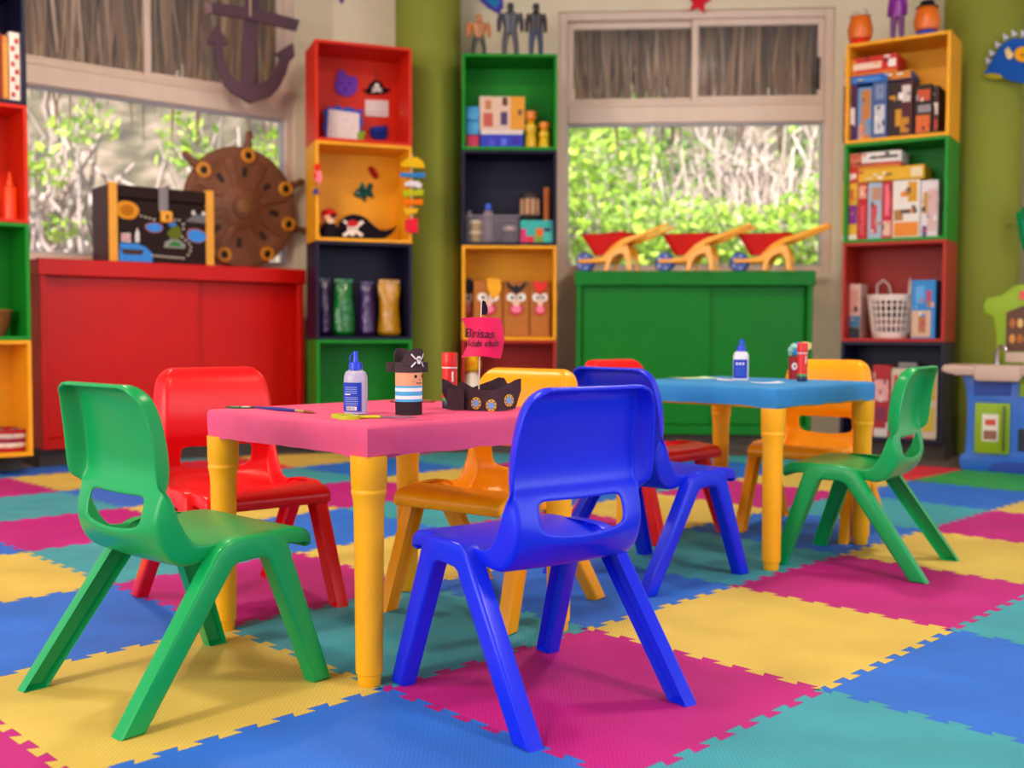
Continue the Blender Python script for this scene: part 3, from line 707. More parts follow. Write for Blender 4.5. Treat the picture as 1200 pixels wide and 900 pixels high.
# shiny bags in the black cube
def foil(h): return M(h, .14, .7, .2, 22, 1.0, 26)
for (ua, ub, va, vb_, hx, lab) in ((371, 389, 328, 398, '#2c0b46', 'purple shiny bag standing at the outer side of the black cube'), (390, 417, 329, 398, '#05661f', 'bright green shiny bag between two purple bags'), (421, 440, 332, 398, '#340f52', 'purple shiny bag beside the golden bag'), (442, 472, 330, 398, '#b57c08', 'golden yellow shiny bag in the black cube'), (473, 481, 335, 398, '#065a22', 'narrow green shiny bag tucked behind the golden bag')):
    yy = .08 if ub != 481 else .12
    xa, xb = FLB.at(ua, 360, yy)[0], FLB.at(ub, 360, yy)[0]; z0 = shelf_z(1); H = FLB.at((ua + ub) / 2, va, yy)[1] - z0; W = xb - xa
    W = min(W, CW - PT - .004 - xa)
    def bag(bm, W=W, H=H, s=ua):
        rr = random.Random(s); n = 12; rings = []
        for k in range(9):
            f = k / 8; d = .055 * (1 - f) ** .6 + .006; ww = W / 2 * (.88 + .12 * sin(f * 5 + s)); 
            rings.append([bm.verts.new((ww * cos(2 * pi * i / n) * (1 + rr.uniform(-.05, .05)), d * sin(2 * pi * i / n) * (1 + rr.uniform(-.25, .25)) , f * H + (rr.uniform(-.008, .008) if 0 < k else 0))) for i in range(n)])
        for a, b in zip(rings, rings[1:]):
            for i in range(n): bm.faces.new((a[i], a[(i + 1) % n], b[(i + 1) % n], b[i]))
        bm.faces.new(rings[0][::-1]); bm.faces.new(rings[-1])
    me = smoothed(bag, 1)
    t = thing('foil_bag', lab, 'bag', FLB.w((xa + xb) / 2, yy + .02, z0), FLB.th, 'shiny bags in the black cube')
    link('bag_body', me, foil(hx), t)
    box('gathered_top', t, foil(hx), (-W * .40, W * .40), (-.007, .007), (H - .012, H + .012), .003)

# ---- centre stack
zb = shelf_z(3)
for i, (va, vb_, hx, lab) in enumerate(((159, 174, '#c21c4c', 'magenta block lowest of the block column in the green cube'), (141, 158.5, '#3d95cf', 'light blue block on top of the magenta block'), (122, 140.5, '#3d95cf', 'light blue block topmost of the block column in the green cube'))):
    hgt = (.078, .083, .083)[i]; base = zb + (0, .079, .163)[i]
    x0 = FCB.at(553.5, 150, .06)[0]
    t = thing('toy_block', lab, 'block', FCB.w(x0, .10, base), FCB.th, 'stacked blocks in the green cube')
    box('block_body', t, plastic(hx), (-.039, .039), (-.04, .04), (0, hgt), .008, 2); box('seam_band', t, plastic(hx), (-.0395, .0395), (-.0405, .0405), (hgt * .45, hgt * .52), .001)
_, zt = carton(FCB, 'toy_box', 'low blue box with a white lid band in the topmost green cube', 'box', 563, 613, 152, 174, .06, .16, '#2a37b8', zb, ((0, 1, .74, 1, '#dccbc6'), (.2, .34, .12, .5, '#5148c8'), (.48, .62, .15, .55, '#5a6ad8'), (.75, .92, .2, .6, '#3b22a0')))
carton(FCB, 'toy_box', 'pale picture box with an orange end standing on the low blue box', 'box', 562, 615, 113, 152, .08, .12, '#dcb9a4', zt, ((.68, 1, 0, 1, '#e0962f'), (.08, .3, .1, .52, '#c4574b'), (.12, .26, .6, .9, '#c07a52'), (.46, .62, .15, .55, '#4d3b6a'), (.5, .62, .72, .97, '#5b2a22'), (.84, .94, .45, .62, '#6a4a4a')))
for (u, va, hx, hx2, lab) in ((622, 130, '#dcae1c', '#e07d12', 'tall yellow toy bottle with an orange cap in the green cube'), (638, 143, '#e2b71c', '#e8860f', 'short yellow toy bottle with an orange cap in the green cube')):
    x0 = FCB.at(u, 160, .1)[0]; H = FCB.at(u, va, .1)[1] - zb; r = .036
    t = thing('toy_bottle', lab, 'bottle', FCB.w(x0, .11, zb), FCB.th, 'yellow toy bottles in the green cube')
    lathe('bottle_body', t, plastic(hx), [(r * .8, 0), (r, .01), (r * .9, H * .34), (r * .72, H * .40), (r * .95, H * .48), (r * .95, H * .62), (r * .5, H * .72)], 24)
    lathe('cap', t, plastic(hx2), [(r * .5, H * .72), (r * .9, H * .80), (r * .95, H * .97), (r * .7, H)], 24)
zb = shelf_z(2)
x0 = FCB.at(577, 270, .05)[0]; W = FCB.at(608, 270, .05)[0] - FCB.at(546, 270, .05)[0]
t = thing('storage_bin', 'clear plastic storage bin in the navy black cube', 'bin', FCB.w(x0, .05, zb), FCB.th)
cl = M('#8d7f8c', .2, .4, .02, alpha=.22)
bm = bmesh.new()
for (x0_, x1_, y0_, y1_, z0_, z1_) in ((-W / 2, W / 2, 0, .004, 0, .155), (-W / 2, W / 2, .196, .2, 0, .155), (-W / 2, -W / 2 + .004, .004, .196, 0, .155), (W / 2 - .004, W / 2, .004, .196, 0, .155), (-W / 2 + .004, W / 2 - .004, .004, .196, 0, .004)): a_box(bm, x0_, x1_, y0_, y1_, z0_, z1_)
bmesh.ops.remove_doubles(bm, verts=bm.verts, dist=.0001)
bm_obj('bin_walls', bm, cl, t)
bm = bmesh.new()
rim_ = [(-W / 2 - .006, W / 2 + .006, -.006, .004), (-W / 2 - .006, W / 2 + .006, .196, .206), (-W / 2 - .006, -W / 2 + .004, .004, .196), (W / 2 - .004, W / 2 + .006, .004, .196)]
for a, b, c, d in rim_: a_box(bm, a, b, c, d, .155, .162)
bmesh.ops.remove_doubles(bm, verts=bm.verts, dist=.0001)
bm_obj('rim', bm, M('#857884', .3, .4, .02), t)
def in_bin(u, dz, W_, H_, hx, lab, nm='paint_pot', yy=.09):
    x0 = FCB.at(u, 270, yy)[0]
    t = thing(nm, lab, 'pot', FCB.w(x0, yy, zb + .006 + dz), FCB.th, 'pots inside the clear bin')
    lathe('pot_body', t, card(hx), [(W_ / 2, 0), (W_ / 2, H_ * .72)], 20); lathe('lid', t, card('#cbb79a' if dz or W_ > .08 else '#d4b4b0'), [(W_ * .53, H_ * .72), (W_ * .53, H_ * .98), (W_ * .5, H_)], 20)
in_bin(557.5, 0, .085, .064, '#9a8256', 'lower tan paint pot in the clear bin'); in_bin(557.5, .066, .085, .06, '#a58a5c', 'upper tan paint pot stacked in the clear bin')
in_bin(597, 0, .075, .095, '#5c4a52', 'dark paint pot with a pink lid in the clear bin')
x0 = FCB.at(572, 250, .09)[0]
t = thing('water_bottle', 'grey bottle with a blue cap standing up out of the clear bin', 'bottle', FCB.w(x0, .1, zb + .006), FCB.th)
lathe('bottle_body', t, M('#8c7880', .3, .5, .05), [(.03, 0), (.034, .01), (.034, .15), (.03, .175), (.018, .19)], 20); lathe('cap', t, plastic('#2c4fc0'), [(.02, .19), (.022, .195), (.022, .222), (.016, .23)], 20)
x0 = FCB.at(550, 252, .12)[0]
t = thing('ceramic_figure', 'small grey knob-topped jar at the end of the clear bin', 'jar', FCB.w(x0, .17, zb + .006), FCB.th)
lathe('jar_body', t, card('#6e5f66'), [(.02, 0), (.026, .06), (.022, .15), (.012, .16)], 16); lathe('knob', t, card('#a79aa0'), [(.006, .16), (.014, .175), (.012, .192), (.004, .197)], 16)
_, zt = carton(FCB, 'craft_box', 'turquoise topped craft box with pink and orange pictures', 'box', 610, 648, 258, 288, .05, .18, '#35a7a2', zb, ((0, .18, 0, .62, '#d6226e'), (.18, .42, 0, .3, '#d92a44'), (.44, .7, 0, .62, '#7c9a33'), (.48, .7, .3, .65, '#e0611c'), (.74, 1, .0, .5, '#49b8b0'), (.72, .92, .5, .66, '#252050')))
x0 = FCB.at(621, 245, .1)[0]
t = thing('pencil_basket', 'brown slatted basket with a dark lid on the craft box', 'basket', FCB.w(x0, .12, zt), FCB.th)
lathe('basket_body', t, M('#a06a45', .7, .3, .2, 30), [(.035, .03), (.05, .04), (.058, .13)], 20); lathe('lid', t, M('#2a2322', .6), [(.06, .13), (.06, .145), (.05, .165), (.02, .17)], 20)
for i in range(10): a = 2 * pi * i / 10; box('slat', t, M('#c6a184', .6), (-.006, .006), (-.003, .003), (.035, .13), .001, 1, (.0555 * cos(a), .0555 * sin(a), 0), (0, 0, a + pi / 2))
for a in (45, 135, 225, 315): box('foot', t, M('#221b1b', .6), (-.008, .008), (-.008, .008), (0, .035), .001, 1, (.036 * cos(R(a)), .036 * sin(R(a)), 0))
x0 = FCB.at(641, 235, .1)[0]
t = thing('card_tube', 'orange-brown card tube standing on the craft box', 'tube', FCB.w(x0, .12, zt), FCB.th)
lathe('tube_wall', t, card('#b8642c'), [(.02, 0), (.02, .2), (.016, .2), (.016, .01)], 20, cap=False); lathe('end_disc', t, card('#8f4a20'), [(.0195, 0), (.0195, .008)], 20)
# paper bag puppets in the yellow cube
zb = shelf_z(1)
for (u, hw_, hair, style, lab) in ((549, 7, '#1b1a2a', 0, 'paper bag puppet with dark tuft at the side of the yellow cube'), (572, 17, '#f0a516', 1, 'paper bag puppet with a yellow fringe and pink mouth'), (605, 15, '#191519', 2, 'paper bag puppet with black notched hair'), (633, 12, '#d8281e', 3, 'paper bag puppet with red hair')):
    yy = .06 + .095 * (style == 0); x0 = FCB.at(u, 360, yy)[0]; W = hw_ * 2 * 6.37 / 1256; H = .335
    t = thing('bag_puppet', lab, 'puppet', FCB.w(x0, yy, zb), FCB.th, 'paper bag puppets in the yellow cube')
    kraft = M('#b0692b', .7, .25, .1, 20, .2, 60)
    bm = bmesh.new(); a_box(bm, -W / 2, W / 2, 0, .09, 0, H, .006)
    for v in bm.verts:
        if v.co.z > H * .9 and v.co.y < .05: v.co.y += .012
    bm_obj('bag_body', bm, kraft, t)
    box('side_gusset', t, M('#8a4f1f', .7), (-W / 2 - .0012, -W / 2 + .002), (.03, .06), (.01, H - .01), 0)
    for s in (-1, 1):
        e = prism('eye', t, card('#f1e9e2'), disc(s * W * .2, H * .70, W * .17, .024), -.006, .001); prism('pupil', e, card('#1a1414'), disc(s * W * .2 - s * .006, H * .695, W * .07, .011, 12), -.0075, -.0055)
    prism('nose', t, card('#eab9a3'), disc(0, H * .60, W * .15, .02), -.014, .001)
    prism('mouth', t, card('#c71f3d'), disc(0, H * .49, W * .27, .036), -.006, .001); prism('lips', t, card('#f07c9c'), disc(0, H * .49, W * .2, .022), -.009, -.005)
    if style == 2: pts = [(-.42, 1.0), (-.30, .96), (-.12, .88), (0, .93), (.12, .88), (.30, .96), (.42, 1.0), (.34, .88), (.0, .76), (-.34, .88)]
    elif style == 1: pts = [(-.05, 1.02), (.2, 1.04), (.42, 1.0), (.46, .86), (.36, .74), (.2, .66), (.05, .74), (-.02, .88)]
    elif style == 3: pts = [(-.34, 1.0), (0, .96), (.34, 1.0), (.3, .86), (.12, .80), (0, .74), (-.12, .80), (-.3, .86)]
    else: pts = [(-.4, 1.0), (0, 1.06), (.42, 1.0), (.4, .82), (0, .78), (-.4, .84)]
    prism('paper_hair', t, card(hair), [(a * W, b * H) for a, b in pts], -.012, .004)
x0 = FCB.at(553, 430, .1)[0]
t = thing('duck_toy', 'yellow and white soft toy in the dark red cube', 'soft toy', FCB.w(x0, .1, shelf_z(0) + .0), FCB.th)
lathe('body', t, felt('#e9dccb'), [(.03, 0), (.055, .02), (.06, .16), (.05, .30), (.03, .34)], 20); lathe('head', t, felt('#e9a81c'), [(.02, .34), (.05, .36), (.055, .40), (.04, .44), (.01, .455)], 20)
prism('beak', t, felt('#e2701c'), disc(0, .395, .018, .010, 12), -.07, -.04)

# ---- plain toy figures on top of the stacks
def figure(fr, u, va, label, skin, top, legs, wide=1.0, y=.12, H=None):
    zt = Z0 + 4 * CH; x0 = fr.at(u, 60, y)[0]
    H = H or fr.at(u, va, y)[1] - zt
    t = thing('toy_figure', label, 'toy figure', fr.w(x0, y, zt), fr.th, 'small plain toy figures on top of the stacks')
    for s in (-1, 1):
        tube('leg', t, plastic(legs), [(s * H * .10 * wide, -.01, .0), (s * H * .095 * wide, 0, H * .03), (s * H * .09 * wide, 0, H * .25), (s * H * .06, 0, H * .5)], [H * .05, H * .045, H * .05, H * .065], 10)
        tube('arm', t, plastic(skin), [(s * H * .14 * wide, 0, H * .80), (s * H * .175 * wide, 0, H * .66), (s * H * .18 * wide, -.012, H * .48)], [H * .05 * wide, H * .042 * wide, H * .035], 10)
    lathe('torso', t, plastic(top), [(H * .10, H * .46), (H * .115, H * .52), (H * .13 * wide, H * .68), (H * .145 * wide, H * .78), (H * .05, H * .85)], 20, sy=.62)
    lathe('head', t, plastic(skin), [(H * .035, H * .84), (H * .06, H * .88), (H * .068, H * .93), (H * .05, H * .985), (H * .01, H)], 16)
    return t
figure(FCB, 561, 17, 'broad toy figure with tan arms and black legs', '#c9793f', '#b8702f', '#19141c', 1.35)
figure(FCB, 598, 3, 'dark grey toy figure beside the broad tan one', '#3a3540', '#45424f', '#3f3b46', 1.15)
figure(FCB, 628, 4, 'slim dark toy figure at the window end of the green cube top', '#2a2530', '#28242f', '#1c2a55', .95)
figure(FRB, 1051, -22, 'slim magenta toy figure between two round orange toys', '#7a1f86', '#8a2596', '#6a1a70', .8, H=.31)
for (u, v0, hat, base, lab) in ((1008, 10, '#cfc4ae', '#e0251c', 'round orange toy with a pale cap and red feet'), (1086, 0, '#15121a', '#1f46ae', 'round orange toy with a black cap and blue base')):
    zt = Z0 + 4 * CH; x0 = FRB.at(u, 40, .1)[0]; H = FRB.at(u, v0, .1)[1] - zt
    t = thing('round_toy', lab, 'toy', FRB.w(x0, .1, zt), FRB.th)
    lathe('body', t, plastic('#df6a18', .35), [(.03, H * .12), (.062, H * .2), (.07, H * .42), (.058, H * .7), (.04, H * .84)], 24)
    lathe('base', t, plastic(base), [(.045, 0), (.058, .008), (.05, H * .16), (.04, H * .2)], 24, sx=1.1)
    lathe('cap', t, plastic(hat), [(.058, H * .78), (.06, H * .8), (.044, H * .84), (.036, H * .96), (.012, H)], 24)

# ---- right stack: board games
g = 'board games in the right hand stack'
zb = shelf_z(3); YB, DB_ = .05, .20
tops = []
def game(u0, u1, v0, v1, hx, lab, bands=(), zb=None, y=YB, d=DB_): r = carton(FRB, 'board_game', lab, 'board game', u0, u1, v0, v1, y, d, hx, zb, bands, 'board game boxes'); tops.append(r[1]); return r[1]
game(988, 1004.5, 100, 165, '#4a1a4e', 'dark purple game box with white lettering block standing in the yellow cube', ((0, .4, 0, 1, '#7a1838'), (.15, .85, .3, .6, '#d8cfd0')), zb)
game(1005, 1021.5, 102, 163, '#5a8fc0', 'light blue and orange game box standing in the yellow cube', ((.25, .95, 0, .95, '#b9743c'), (.1, .5, .0, .3, '#d98e6a'), (.5, .95, .1, .4, '#7d8aa0')), zb)
game(1022, 1039.5, 96, 162, '#46598f', 'slate blue game box with tall white lettering block', ((.15, .85, .1, .6, '#c5c2c8'), (.2, .8, .7, .95, '#7b86a8')), zb)
z1 = game(1040.5, 1070, 95, 160, '#2c1518', 'dark brown game box with golden shapes', ((.5, .98, .0, 1, '#4c1620'), (.55, .9, .62, .92, '#cfc0b8'), (.3, .55, .2, .5, '#c98a1c'), (.5, .85, .08, .35, '#b87c18')), zb)
game(1071.5, 1092, 99, 158, '#2a1714', 'black game box with orange picture', ((.1, .9, .05, .4, '#d2622a'), (.2, .95, .45, .6, '#8a8790'), (.15, .9, .68, .9, '#c24a1e')), zb)
game(1093.5, 1100, 100, 157, '#3a2222', 'slim dark game box at the end of the yellow cube', ((.2, .9, .4, .65, '#d9c4bb'), (.2, .9, .1, .3, '#b8433a')), zb)
z1 = max(tops)
z2 = game(996, 1068, 86, 97, '#2060b4', 'flat blue game box lying on the upright games', ((.62, 1, 0, 1, '#c77a22'), (.05, .5, .2, .7, '#4a86cc')), z1 + .001)
game(990, 1052, 66, 86, '#c5281e', 'flat red game box topmost in the yellow cube', ((0, .22, .2, .9, '#d98a1c'), (.18, .7, .3, .68, '#e8c9b4'), (.82, .97, .3, .75, '#eadbd6'), (0, 1, 0, .16, '#d8701c')), z2 + .001)
zb = shelf_z(2)
game(986, 1004.5, 215, 282, '#d9a325', 'yellow game box with a purple square standing in the green cube', ((.35, 1, .28, .62, '#7c1f7e'), (.2, .95, .66, .98, '#e0aa2c'), (.3, .8, .7, .9, '#c96a2c'), (0, 1, 0, .1, '#e2d2c8')), zb)
z1 = game(1005, 1016.5, 214, 282, '#b31a26', 'narrow red game box with a small face picture', ((.1, .9, .72, .95, '#d99a7c'), (.25, .75, .08, .6, '#d0454e')), zb)
game(1017, 1033, 214, 281, '#9db2c4', 'pale blue game box with vertical lettering block', ((.2, .7, .1, .62, '#c24650'), (.25, .95, .68, .92, '#b9836a')), zb)
game(1033.5, 1045.5, 213, 281, '#bf1c2e', 'narrow red game box with pink lettering block', ((.25, .75, .4, .95, '#e06a7a'), (.1, .9, .05, .32, '#d8b09a')), zb)
game(1046, 1078, 211, 281, '#dcd3cd', 'wide white game box with orange picture', ((.05, .95, .03, .28, '#e0812a'), (.55, .9, .62, .97, '#c9901c'), (.05, .4, .3, .5, '#a8743c'), (.3, .9, .42, .5, '#5a4444')), zb)
game(1079, 1099, 211, 280, '#d8cdd0', 'white game box with red stripes at the end of the green cube', tuple((.45 + .18 * i, .53 + .18 * i, .1, .85, '#c2303a') for i in range(3)) + ((.15, .42, .4, .8, '#b88a3a'), (.1, .4, 0, .2, '#4a4a7a')), zb)
z1 = max(tops[8:14])
z2 = game(988, 1083, 196, 212.5, '#d8a41c', 'flat yellow game box lying on the upright games of the green cube', ((0, .2, 0, 1, '#c22a2a'), (.84, .98, .15, .85, '#d9c7a0'), (.03, .17, .3, .7, '#e6cfc4')), z1 + .001)
z3 = game(994, 1056, 192, 199, '#c23a24', 'thin flat red game box under the white one', ((.2, .98, .1, .6, '#d98a2a'),), z2 + .001)
game(993, 1056, 178, 192, '#d9cfcb', 'flat white game box with black lettering band, topmost in the green cube', ((0, .28, .1, 1, '#c96a4a'), (.42, .95, .4, .65, '#3a3034'), (0, .98, 0, .12, '#b02a2a')), z3 + .001)
zb = shelf_z(1)
game(987, 1008, 333, 396, '#d0a9a0', 'pinkish picture box behind the white basket', ((.1, .9, .45, .9, '#c98a7c'), (0, 1, .2, .42, '#3a6a8c'), (0, 1, 0, .2, '#22252e')), zb, .10, .16)
game(1068, 1096, 328, 402, '#2b7fc4', 'blue picture box standing beside the white basket', ((.0, .82, .02, .48, '#c9a58c'), (.3, .62, .1, .4, '#a86a4a'), (.62, .82, .62, .82, '#c23a5a'), (.15, .55, .6, .9, '#5a9ad4')), zb, .03, .16)
x0 = FRB.at(1038, 380, .04)[0]
t = thing('laundry_basket', 'small white lattice plastic basket in the dark red cube', 'basket', FRB.w(x0, .155, zb), FRB.th)
wp = plastic('#e6d3cb', .4); rb, rt, hb = .094, .124, .245
lathe('base', t, wp, [(rb, 0), (rb + .004, .006), (rb + .007, .035), (rb + .004, .035), (rb - .002, .008)], 32, cap=True)
lathe('rim', t, wp, [(rt - .003, hb - .03), (rt + .004, hb - .03), (rt + .010, hb - .004), (rt + .008, hb), (rt - .003, hb), (rt - .003, hb - .03)], 32, cap=False)
for i in range(24):
    a = 2 * pi * i / 24
    tube('upright', t, wp, [((rb + .003) * cos(a), (rb + .003) * sin(a), .03), (rt * cos(a), rt * sin(a), hb - .026)], .0052, 6)
for k in range(1, 5):
    f = k / 5; r = rb + .004 + (rt - rb - .003) * f
    lathe('hoop', t, wp, [(r - .003, .035 + f * .19 - .004), (r + .003, .035 + f * .19 - .004), (r + .003, .035 + f * .19 + .004), (r - .003, .035 + f * .19 + .004), (r - .003, .035 + f * .19 - .004)], 32, cap=False)
tube('handle', t, wp, [(.08, .1, hb - .01), (.085, .09, hb + .08), (.083, .085, hb + .098), (.078, .09, hb + .08), (.073, .1, hb - .01)], .006, 8)
tube('handle', t, wp, [(-.10, .075, hb - .01), (-.095, .06, hb + .06), (-.06, .05, hb + .09), (-.03, .06, hb + .06), (-.025, .115, hb - .01)], .005, 8)
t = thing('folded_cloth', 'dark plum folded cloth filling the white lattice basket', 'cloth', FRB.w(x0, .155, zb + .0075), FRB.th)  # dark fill added so the lattice holes read as a shaded hollow
lathe('cloth_heap', t, felt('#3a2228'), [(.07, 0), (.082, .01), (.09, .08), (.10, .15), (.09, .19), (.05, .205), (.001, .2)], 20)
lathe('cloth_fold', t, felt('#8a4a48'), [(.0885, .05), (.093, .06), (.0955, .09), (.093, .10)], 20, cap=False)
zb = shelf_z(0)
game(1022, 1043, 428, 514, '#a8242e', 'red bagged toy set standing in the navy black cube', ((.1, .9, .5, .8, '#d9a0a0'), (.1, .9, 0, .12, '#cfc4c4'), (.2, .8, .2, .42, '#7a2a4a')), zb, .06, .1)
game(1044, 1098, 432, 514, '#c9b9a8', 'clear toy set pack with red, yellow and blue pieces in the navy black cube', ((.05, .3, .55, .9, '#c23a2a'), (.32, .55, .6, .92, '#3a6ab4'), (.1, .4, .2, .5, '#d9a32a'), (.45, .75, .15, .5, '#3a3a7a'), (.72, .97, .55, .9, '#c9a03a'), (.7, .95, .1, .45, '#d0b43a'), (.3, .5, .0, .18, '#b83a4a')), zb, .07, .1)
t_, _z = carton(FRB, 'toy_pack', 'pale blister pack top showing above the toy set in the navy black cube', 'box', 1052, 1074, 425, 514, .18, .06, '#a9a29a', zb, ((.2, .8, .8, .95, '#8a8a94'),))

# ---- toy wheelbarrows
def barrow(u, label, load):
    x0, _ = FGC.at(u, 315, .12); t = thing('toy_wheelbarrow', label, 'wheelbarrow', FGC.w(x0, .10, CAB_H), FGC.th + R(-17), 'toy wheelbarrows on the green cabinet')
    y_ = plastic('#f0a010', .3); r_ = plastic('#d5160f', .25); b_ = plastic('#1d3fae', .35)
    lathe('wheel', t, b_, [(.018, -.026), (.05, -.026), (.058, -.018), (.058, .018), (.05, .026), (.018, .026)], 24, (.0, .0, .058), (R(90), 0, 0))
    for i in range(5): a = 2 * pi * i / 5; box('wheel_stud', t, plastic('#c9d2e6'), (-.006, .006), (-.028, .028), (-.006, .006), .001, 1, (.038 * cos(a), 0, .058 + .038 * sin(a)))
    for s in (-1, 1):
        rail = [(-.02, .07), (-.02, .05), (.07, .048), (.15, .052), (.215, .10), (.27, .155), (.36, .186), (.52, .250), (.525, .262), (.515, .268), (.35, .212), (.26, .19), (.19, .145), (.13, .085), (.06, .072)]
        prism('side_rail', t, y_, rail, s * .085 - .009, s * .085 + .009, .004, 2, smooth=40)
        leg = [(.145, .0), (.172, .0), (.182, .05), (.205, .085), (.255, .10), (.278, .06), (.283, 0), (.309, 0), (.305, .09), (.285, .15), (.20, .13), (.155, .07)]
        prism('leg_arch', t, y_, leg, s * .096 - .002, s * .096 + .009, .003)
    tube('axle', t, y_, [(0, -.085, .058), (0, .085, .058)], .007, 10)
    bm = bmesh.new()
    def rect(x0, x1, hy, z): return [bm.verts.new(p) for p in ((x0, -hy, z), (x1, -hy, z), (x1, hy, z), (x0, hy, z))]
    A = rect(.07, .22, .06, .095); B = rect(.0, .31, .105, .215); Bi = rect(.008, .302, .099, .215); Ai = rect(.076, .214, .055, .103); Bo = rect(-.008, .318, .112, .218)
    for p, q in ((A, B), (Bi, Ai)):
        for k in range(4): bm.faces.new((p[k], p[(k + 1) % 4], q[(k + 1) % 4], q[k]))
    for k in range(4): bm.faces.new((B[k], B[(k + 1) % 4], Bo[(k + 1) % 4], Bo[k])); bm.faces.new((Bo[k], Bo[(k + 1) % 4], Bi[(k + 1) % 4], Bi[k]))
    bm.faces.new(A); bm.faces.new(Ai)
    bmesh.ops.bevel(bm, geom=[e for e in bm.edges if abs(e.verts[0].co.z - e.verts[1].co.z) > .05], offset=.02, segments=3, affect='EDGES')
    bm_obj('tray', bm, r_, t, smooth=45)
    return t
def loaded(bt, name, lab, hx, dx, zz, kind):
    p = bt.matrix_basis @ Vector((dx, 0, zz))
    o = thing(name, lab, 'sand toy', p, bt.rotation_euler[2])
    if kind == 'rake':
        m_ = plastic(hx); tube('shaft', o, m_, [(-.1, 0, .05), (.1, .01, .07)], .009, 8)
        box('head_bar', o, m_, (-.115, -.095), (-.05, .05), (.035, .06), .004)
        for k in range(5): box('tine', o, m_, (-.11, -.10), (-.048 + k * .022, -.040 + k * .022), (.0, .036), .001)
    else:
        m_ = plastic(hx); lathe('bucket', o, m_, [(.03, 0), (.045, .10), (.05, .105), (.043, .105), (.027, .008)], 18, cap=False); lathe('bucket_base', o, m_, [(.03, 0), (.03, .006)], 18); tube('bail', o, plastic('#1b2a66'), [(-.045, 0, .1), (-.03, 0, .13), (0, 0, .142), (.03, 0, .13), (.045, 0, .1)], .004, 6)
B1_ = barrow(686, 'toy wheelbarrow with red tray heaped with red sand rakes', 1)
B2_ = barrow(779, 'toy wheelbarrow with red tray standing between two others', 0)
B3_ = barrow(866, 'toy wheelbarrow with red tray beside the board game stack', 0)
bpy.context.view_layer.update()
loaded(B1_, 'sand_rake', 'red sand rake lying in a toy wheelbarrow tray', '#d0161a', .15, .165, 'rake')
loaded(B2_, 'sand_bucket', 'small navy sand bucket in the middle wheelbarrow tray', '#1c2f8a', .17, .108, 'bucket')
loaded(B3_, 'sand_bucket', 'small dark blue sand bucket in the tray beside the board games', '#20308c', .17, .108, 'bucket')

# ---- red starfish and bunting on the walls
sx, sz = WB.at(819, 2, -.01)
t = tag(prism('starfish', None, felt('#e32638'), [((.082 if i % 2 == 0 else .036) * sin(pi * i / 5 + .15), (.082 if i % 2 == 0 else .036) * cos(pi * i / 5 + .15)) for i in range(10)], -.022, -.001, .006, 2, WB.w(sx, 0, sz), (0, 0, WB.th)), 'red felt starfish fixed above the window with the wheelbarrows', 'starfish')
sx, sz = WB.at(400, -8, -.01)
tag(prism('bunting_flag', None, felt('#6a3fa0'), [(-.09, .1), (.09, .1), (0.0, -.07)], -.008, -.001, .001, 1, WB.w(sx, 0, sz), (0, 0, WB.th)), 'purple felt bunting flag above the felt crafts stack', 'flag')
sx, sz = FCB.at(577, 3, .33)
t = thing('felt_fish_banner', 'purple and blue felt fish banner above the toy figures', 'felt craft', WB.w(*[(lambda q: q)(WB.at(577, 3, -.01)[0]), -.001], WB.at(577, 3, -.01)[1]), WB.th)
prism('fish_body', t, felt('#5a45b4'), [(-.14, .08), (-.03, -.03), (.04, -.07), (.07, -.03), (.06, .06), (0, .1)], -.012, 0, .002); prism('fish_fin', t, felt('#2f86c4'), [(-.05, .02), (.02, -.04), (.05, .0), (.0, .05)], -.016, -.011); prism('fish_eye', t, felt('#e9c02c'), disc(.045, .045, .022, .022, 14), -.018, -.011)

# ---- blue felt hat on the right hand column, green craft below it
FK = Frame(2.30, 5.36, R(-30))
FH = Frame(2.63, 6.18, R(-30))
def peg(root, u, v, y):
    x0, z0 = FH.at(u, v, y); p = Vector(FH.w(x0, y, z0)); c = Vector((2.76, 6.37, z0)); q = c + (p - c).normalized() * .205
    rel = Matrix.Rotation(-FH.th, 3, 'Z') @ (q - Vector(root.location)); st_ = Matrix.Rotation(-FH.th, 3, 'Z') @ (p - Vector(root.location))
    tube('hanging_peg', root, M('#7d8434', .6), [st_, rel], .005, 8)
hat_ = felt_thing(FH, 'felt_fish_hat', 'blue felt fish hat with white spikes and an orange eye on the green column', 'felt craft', 0, [
    ('hat_body', [(1154, 88), (1160, 76), (1168, 62), (1177, 51), (1187, 46), (1200, 46), (1214, 52), (1226, 64), (1236, 84), (1220, 96), (1200, 98), (1188, 96), (1177, 92), (1165, 86)], '#1d55ae', -.02, .006),
    ('brim', [(1154, 88), (1162, 87), (1172, 88), (1177, 93), (1166, 94), (1156, 92)], '#a89a22', -.024, -.012),
    ('eye', el(1199, 65, 10, 9), '#eda51c', -.030, -.019), ('pupil', el(1199, 66, 1.6, 1.6, 8), '#4a3010', -.033, -.029), ('bow', [(1180, 68), (1178, 60), (1182, 56), (1187, 63), (1188, 65), (1187, 68), (1183, 71)], '#ecd08a', -.027, -.019)]
    + [('spike', [(u - 4, v + 3), (u - 4.5, v - 6), (u + 3, v - 1)], '#c9c6d8', -.012, .002) for u, v in ((1164, 64), (1171, 54), (1180, 45), (1190, 41), (1201, 41), (1160, 73))], (1190, 97))
peg(hat_, 1180, 75, .004)
dr_ = felt_thing(FH, 'felt_dragon', 'green felt dragon tail hanging below the blue fish hat', 'felt craft', -.02, [
    ('body', [(1190, 250), (1197, 247), (1199, 242), (1212, 246), (1216, 280), (1206, 300), (1198, 292), (1194, 276)], '#127a44', -.012, .006), ('patch', [(1197, 258), (1208, 256), (1208, 276), (1200, 278)], '#1e8f66', -.016, -.011)], (1203, 300))

peg(dr_, 1198, 262, -.016)
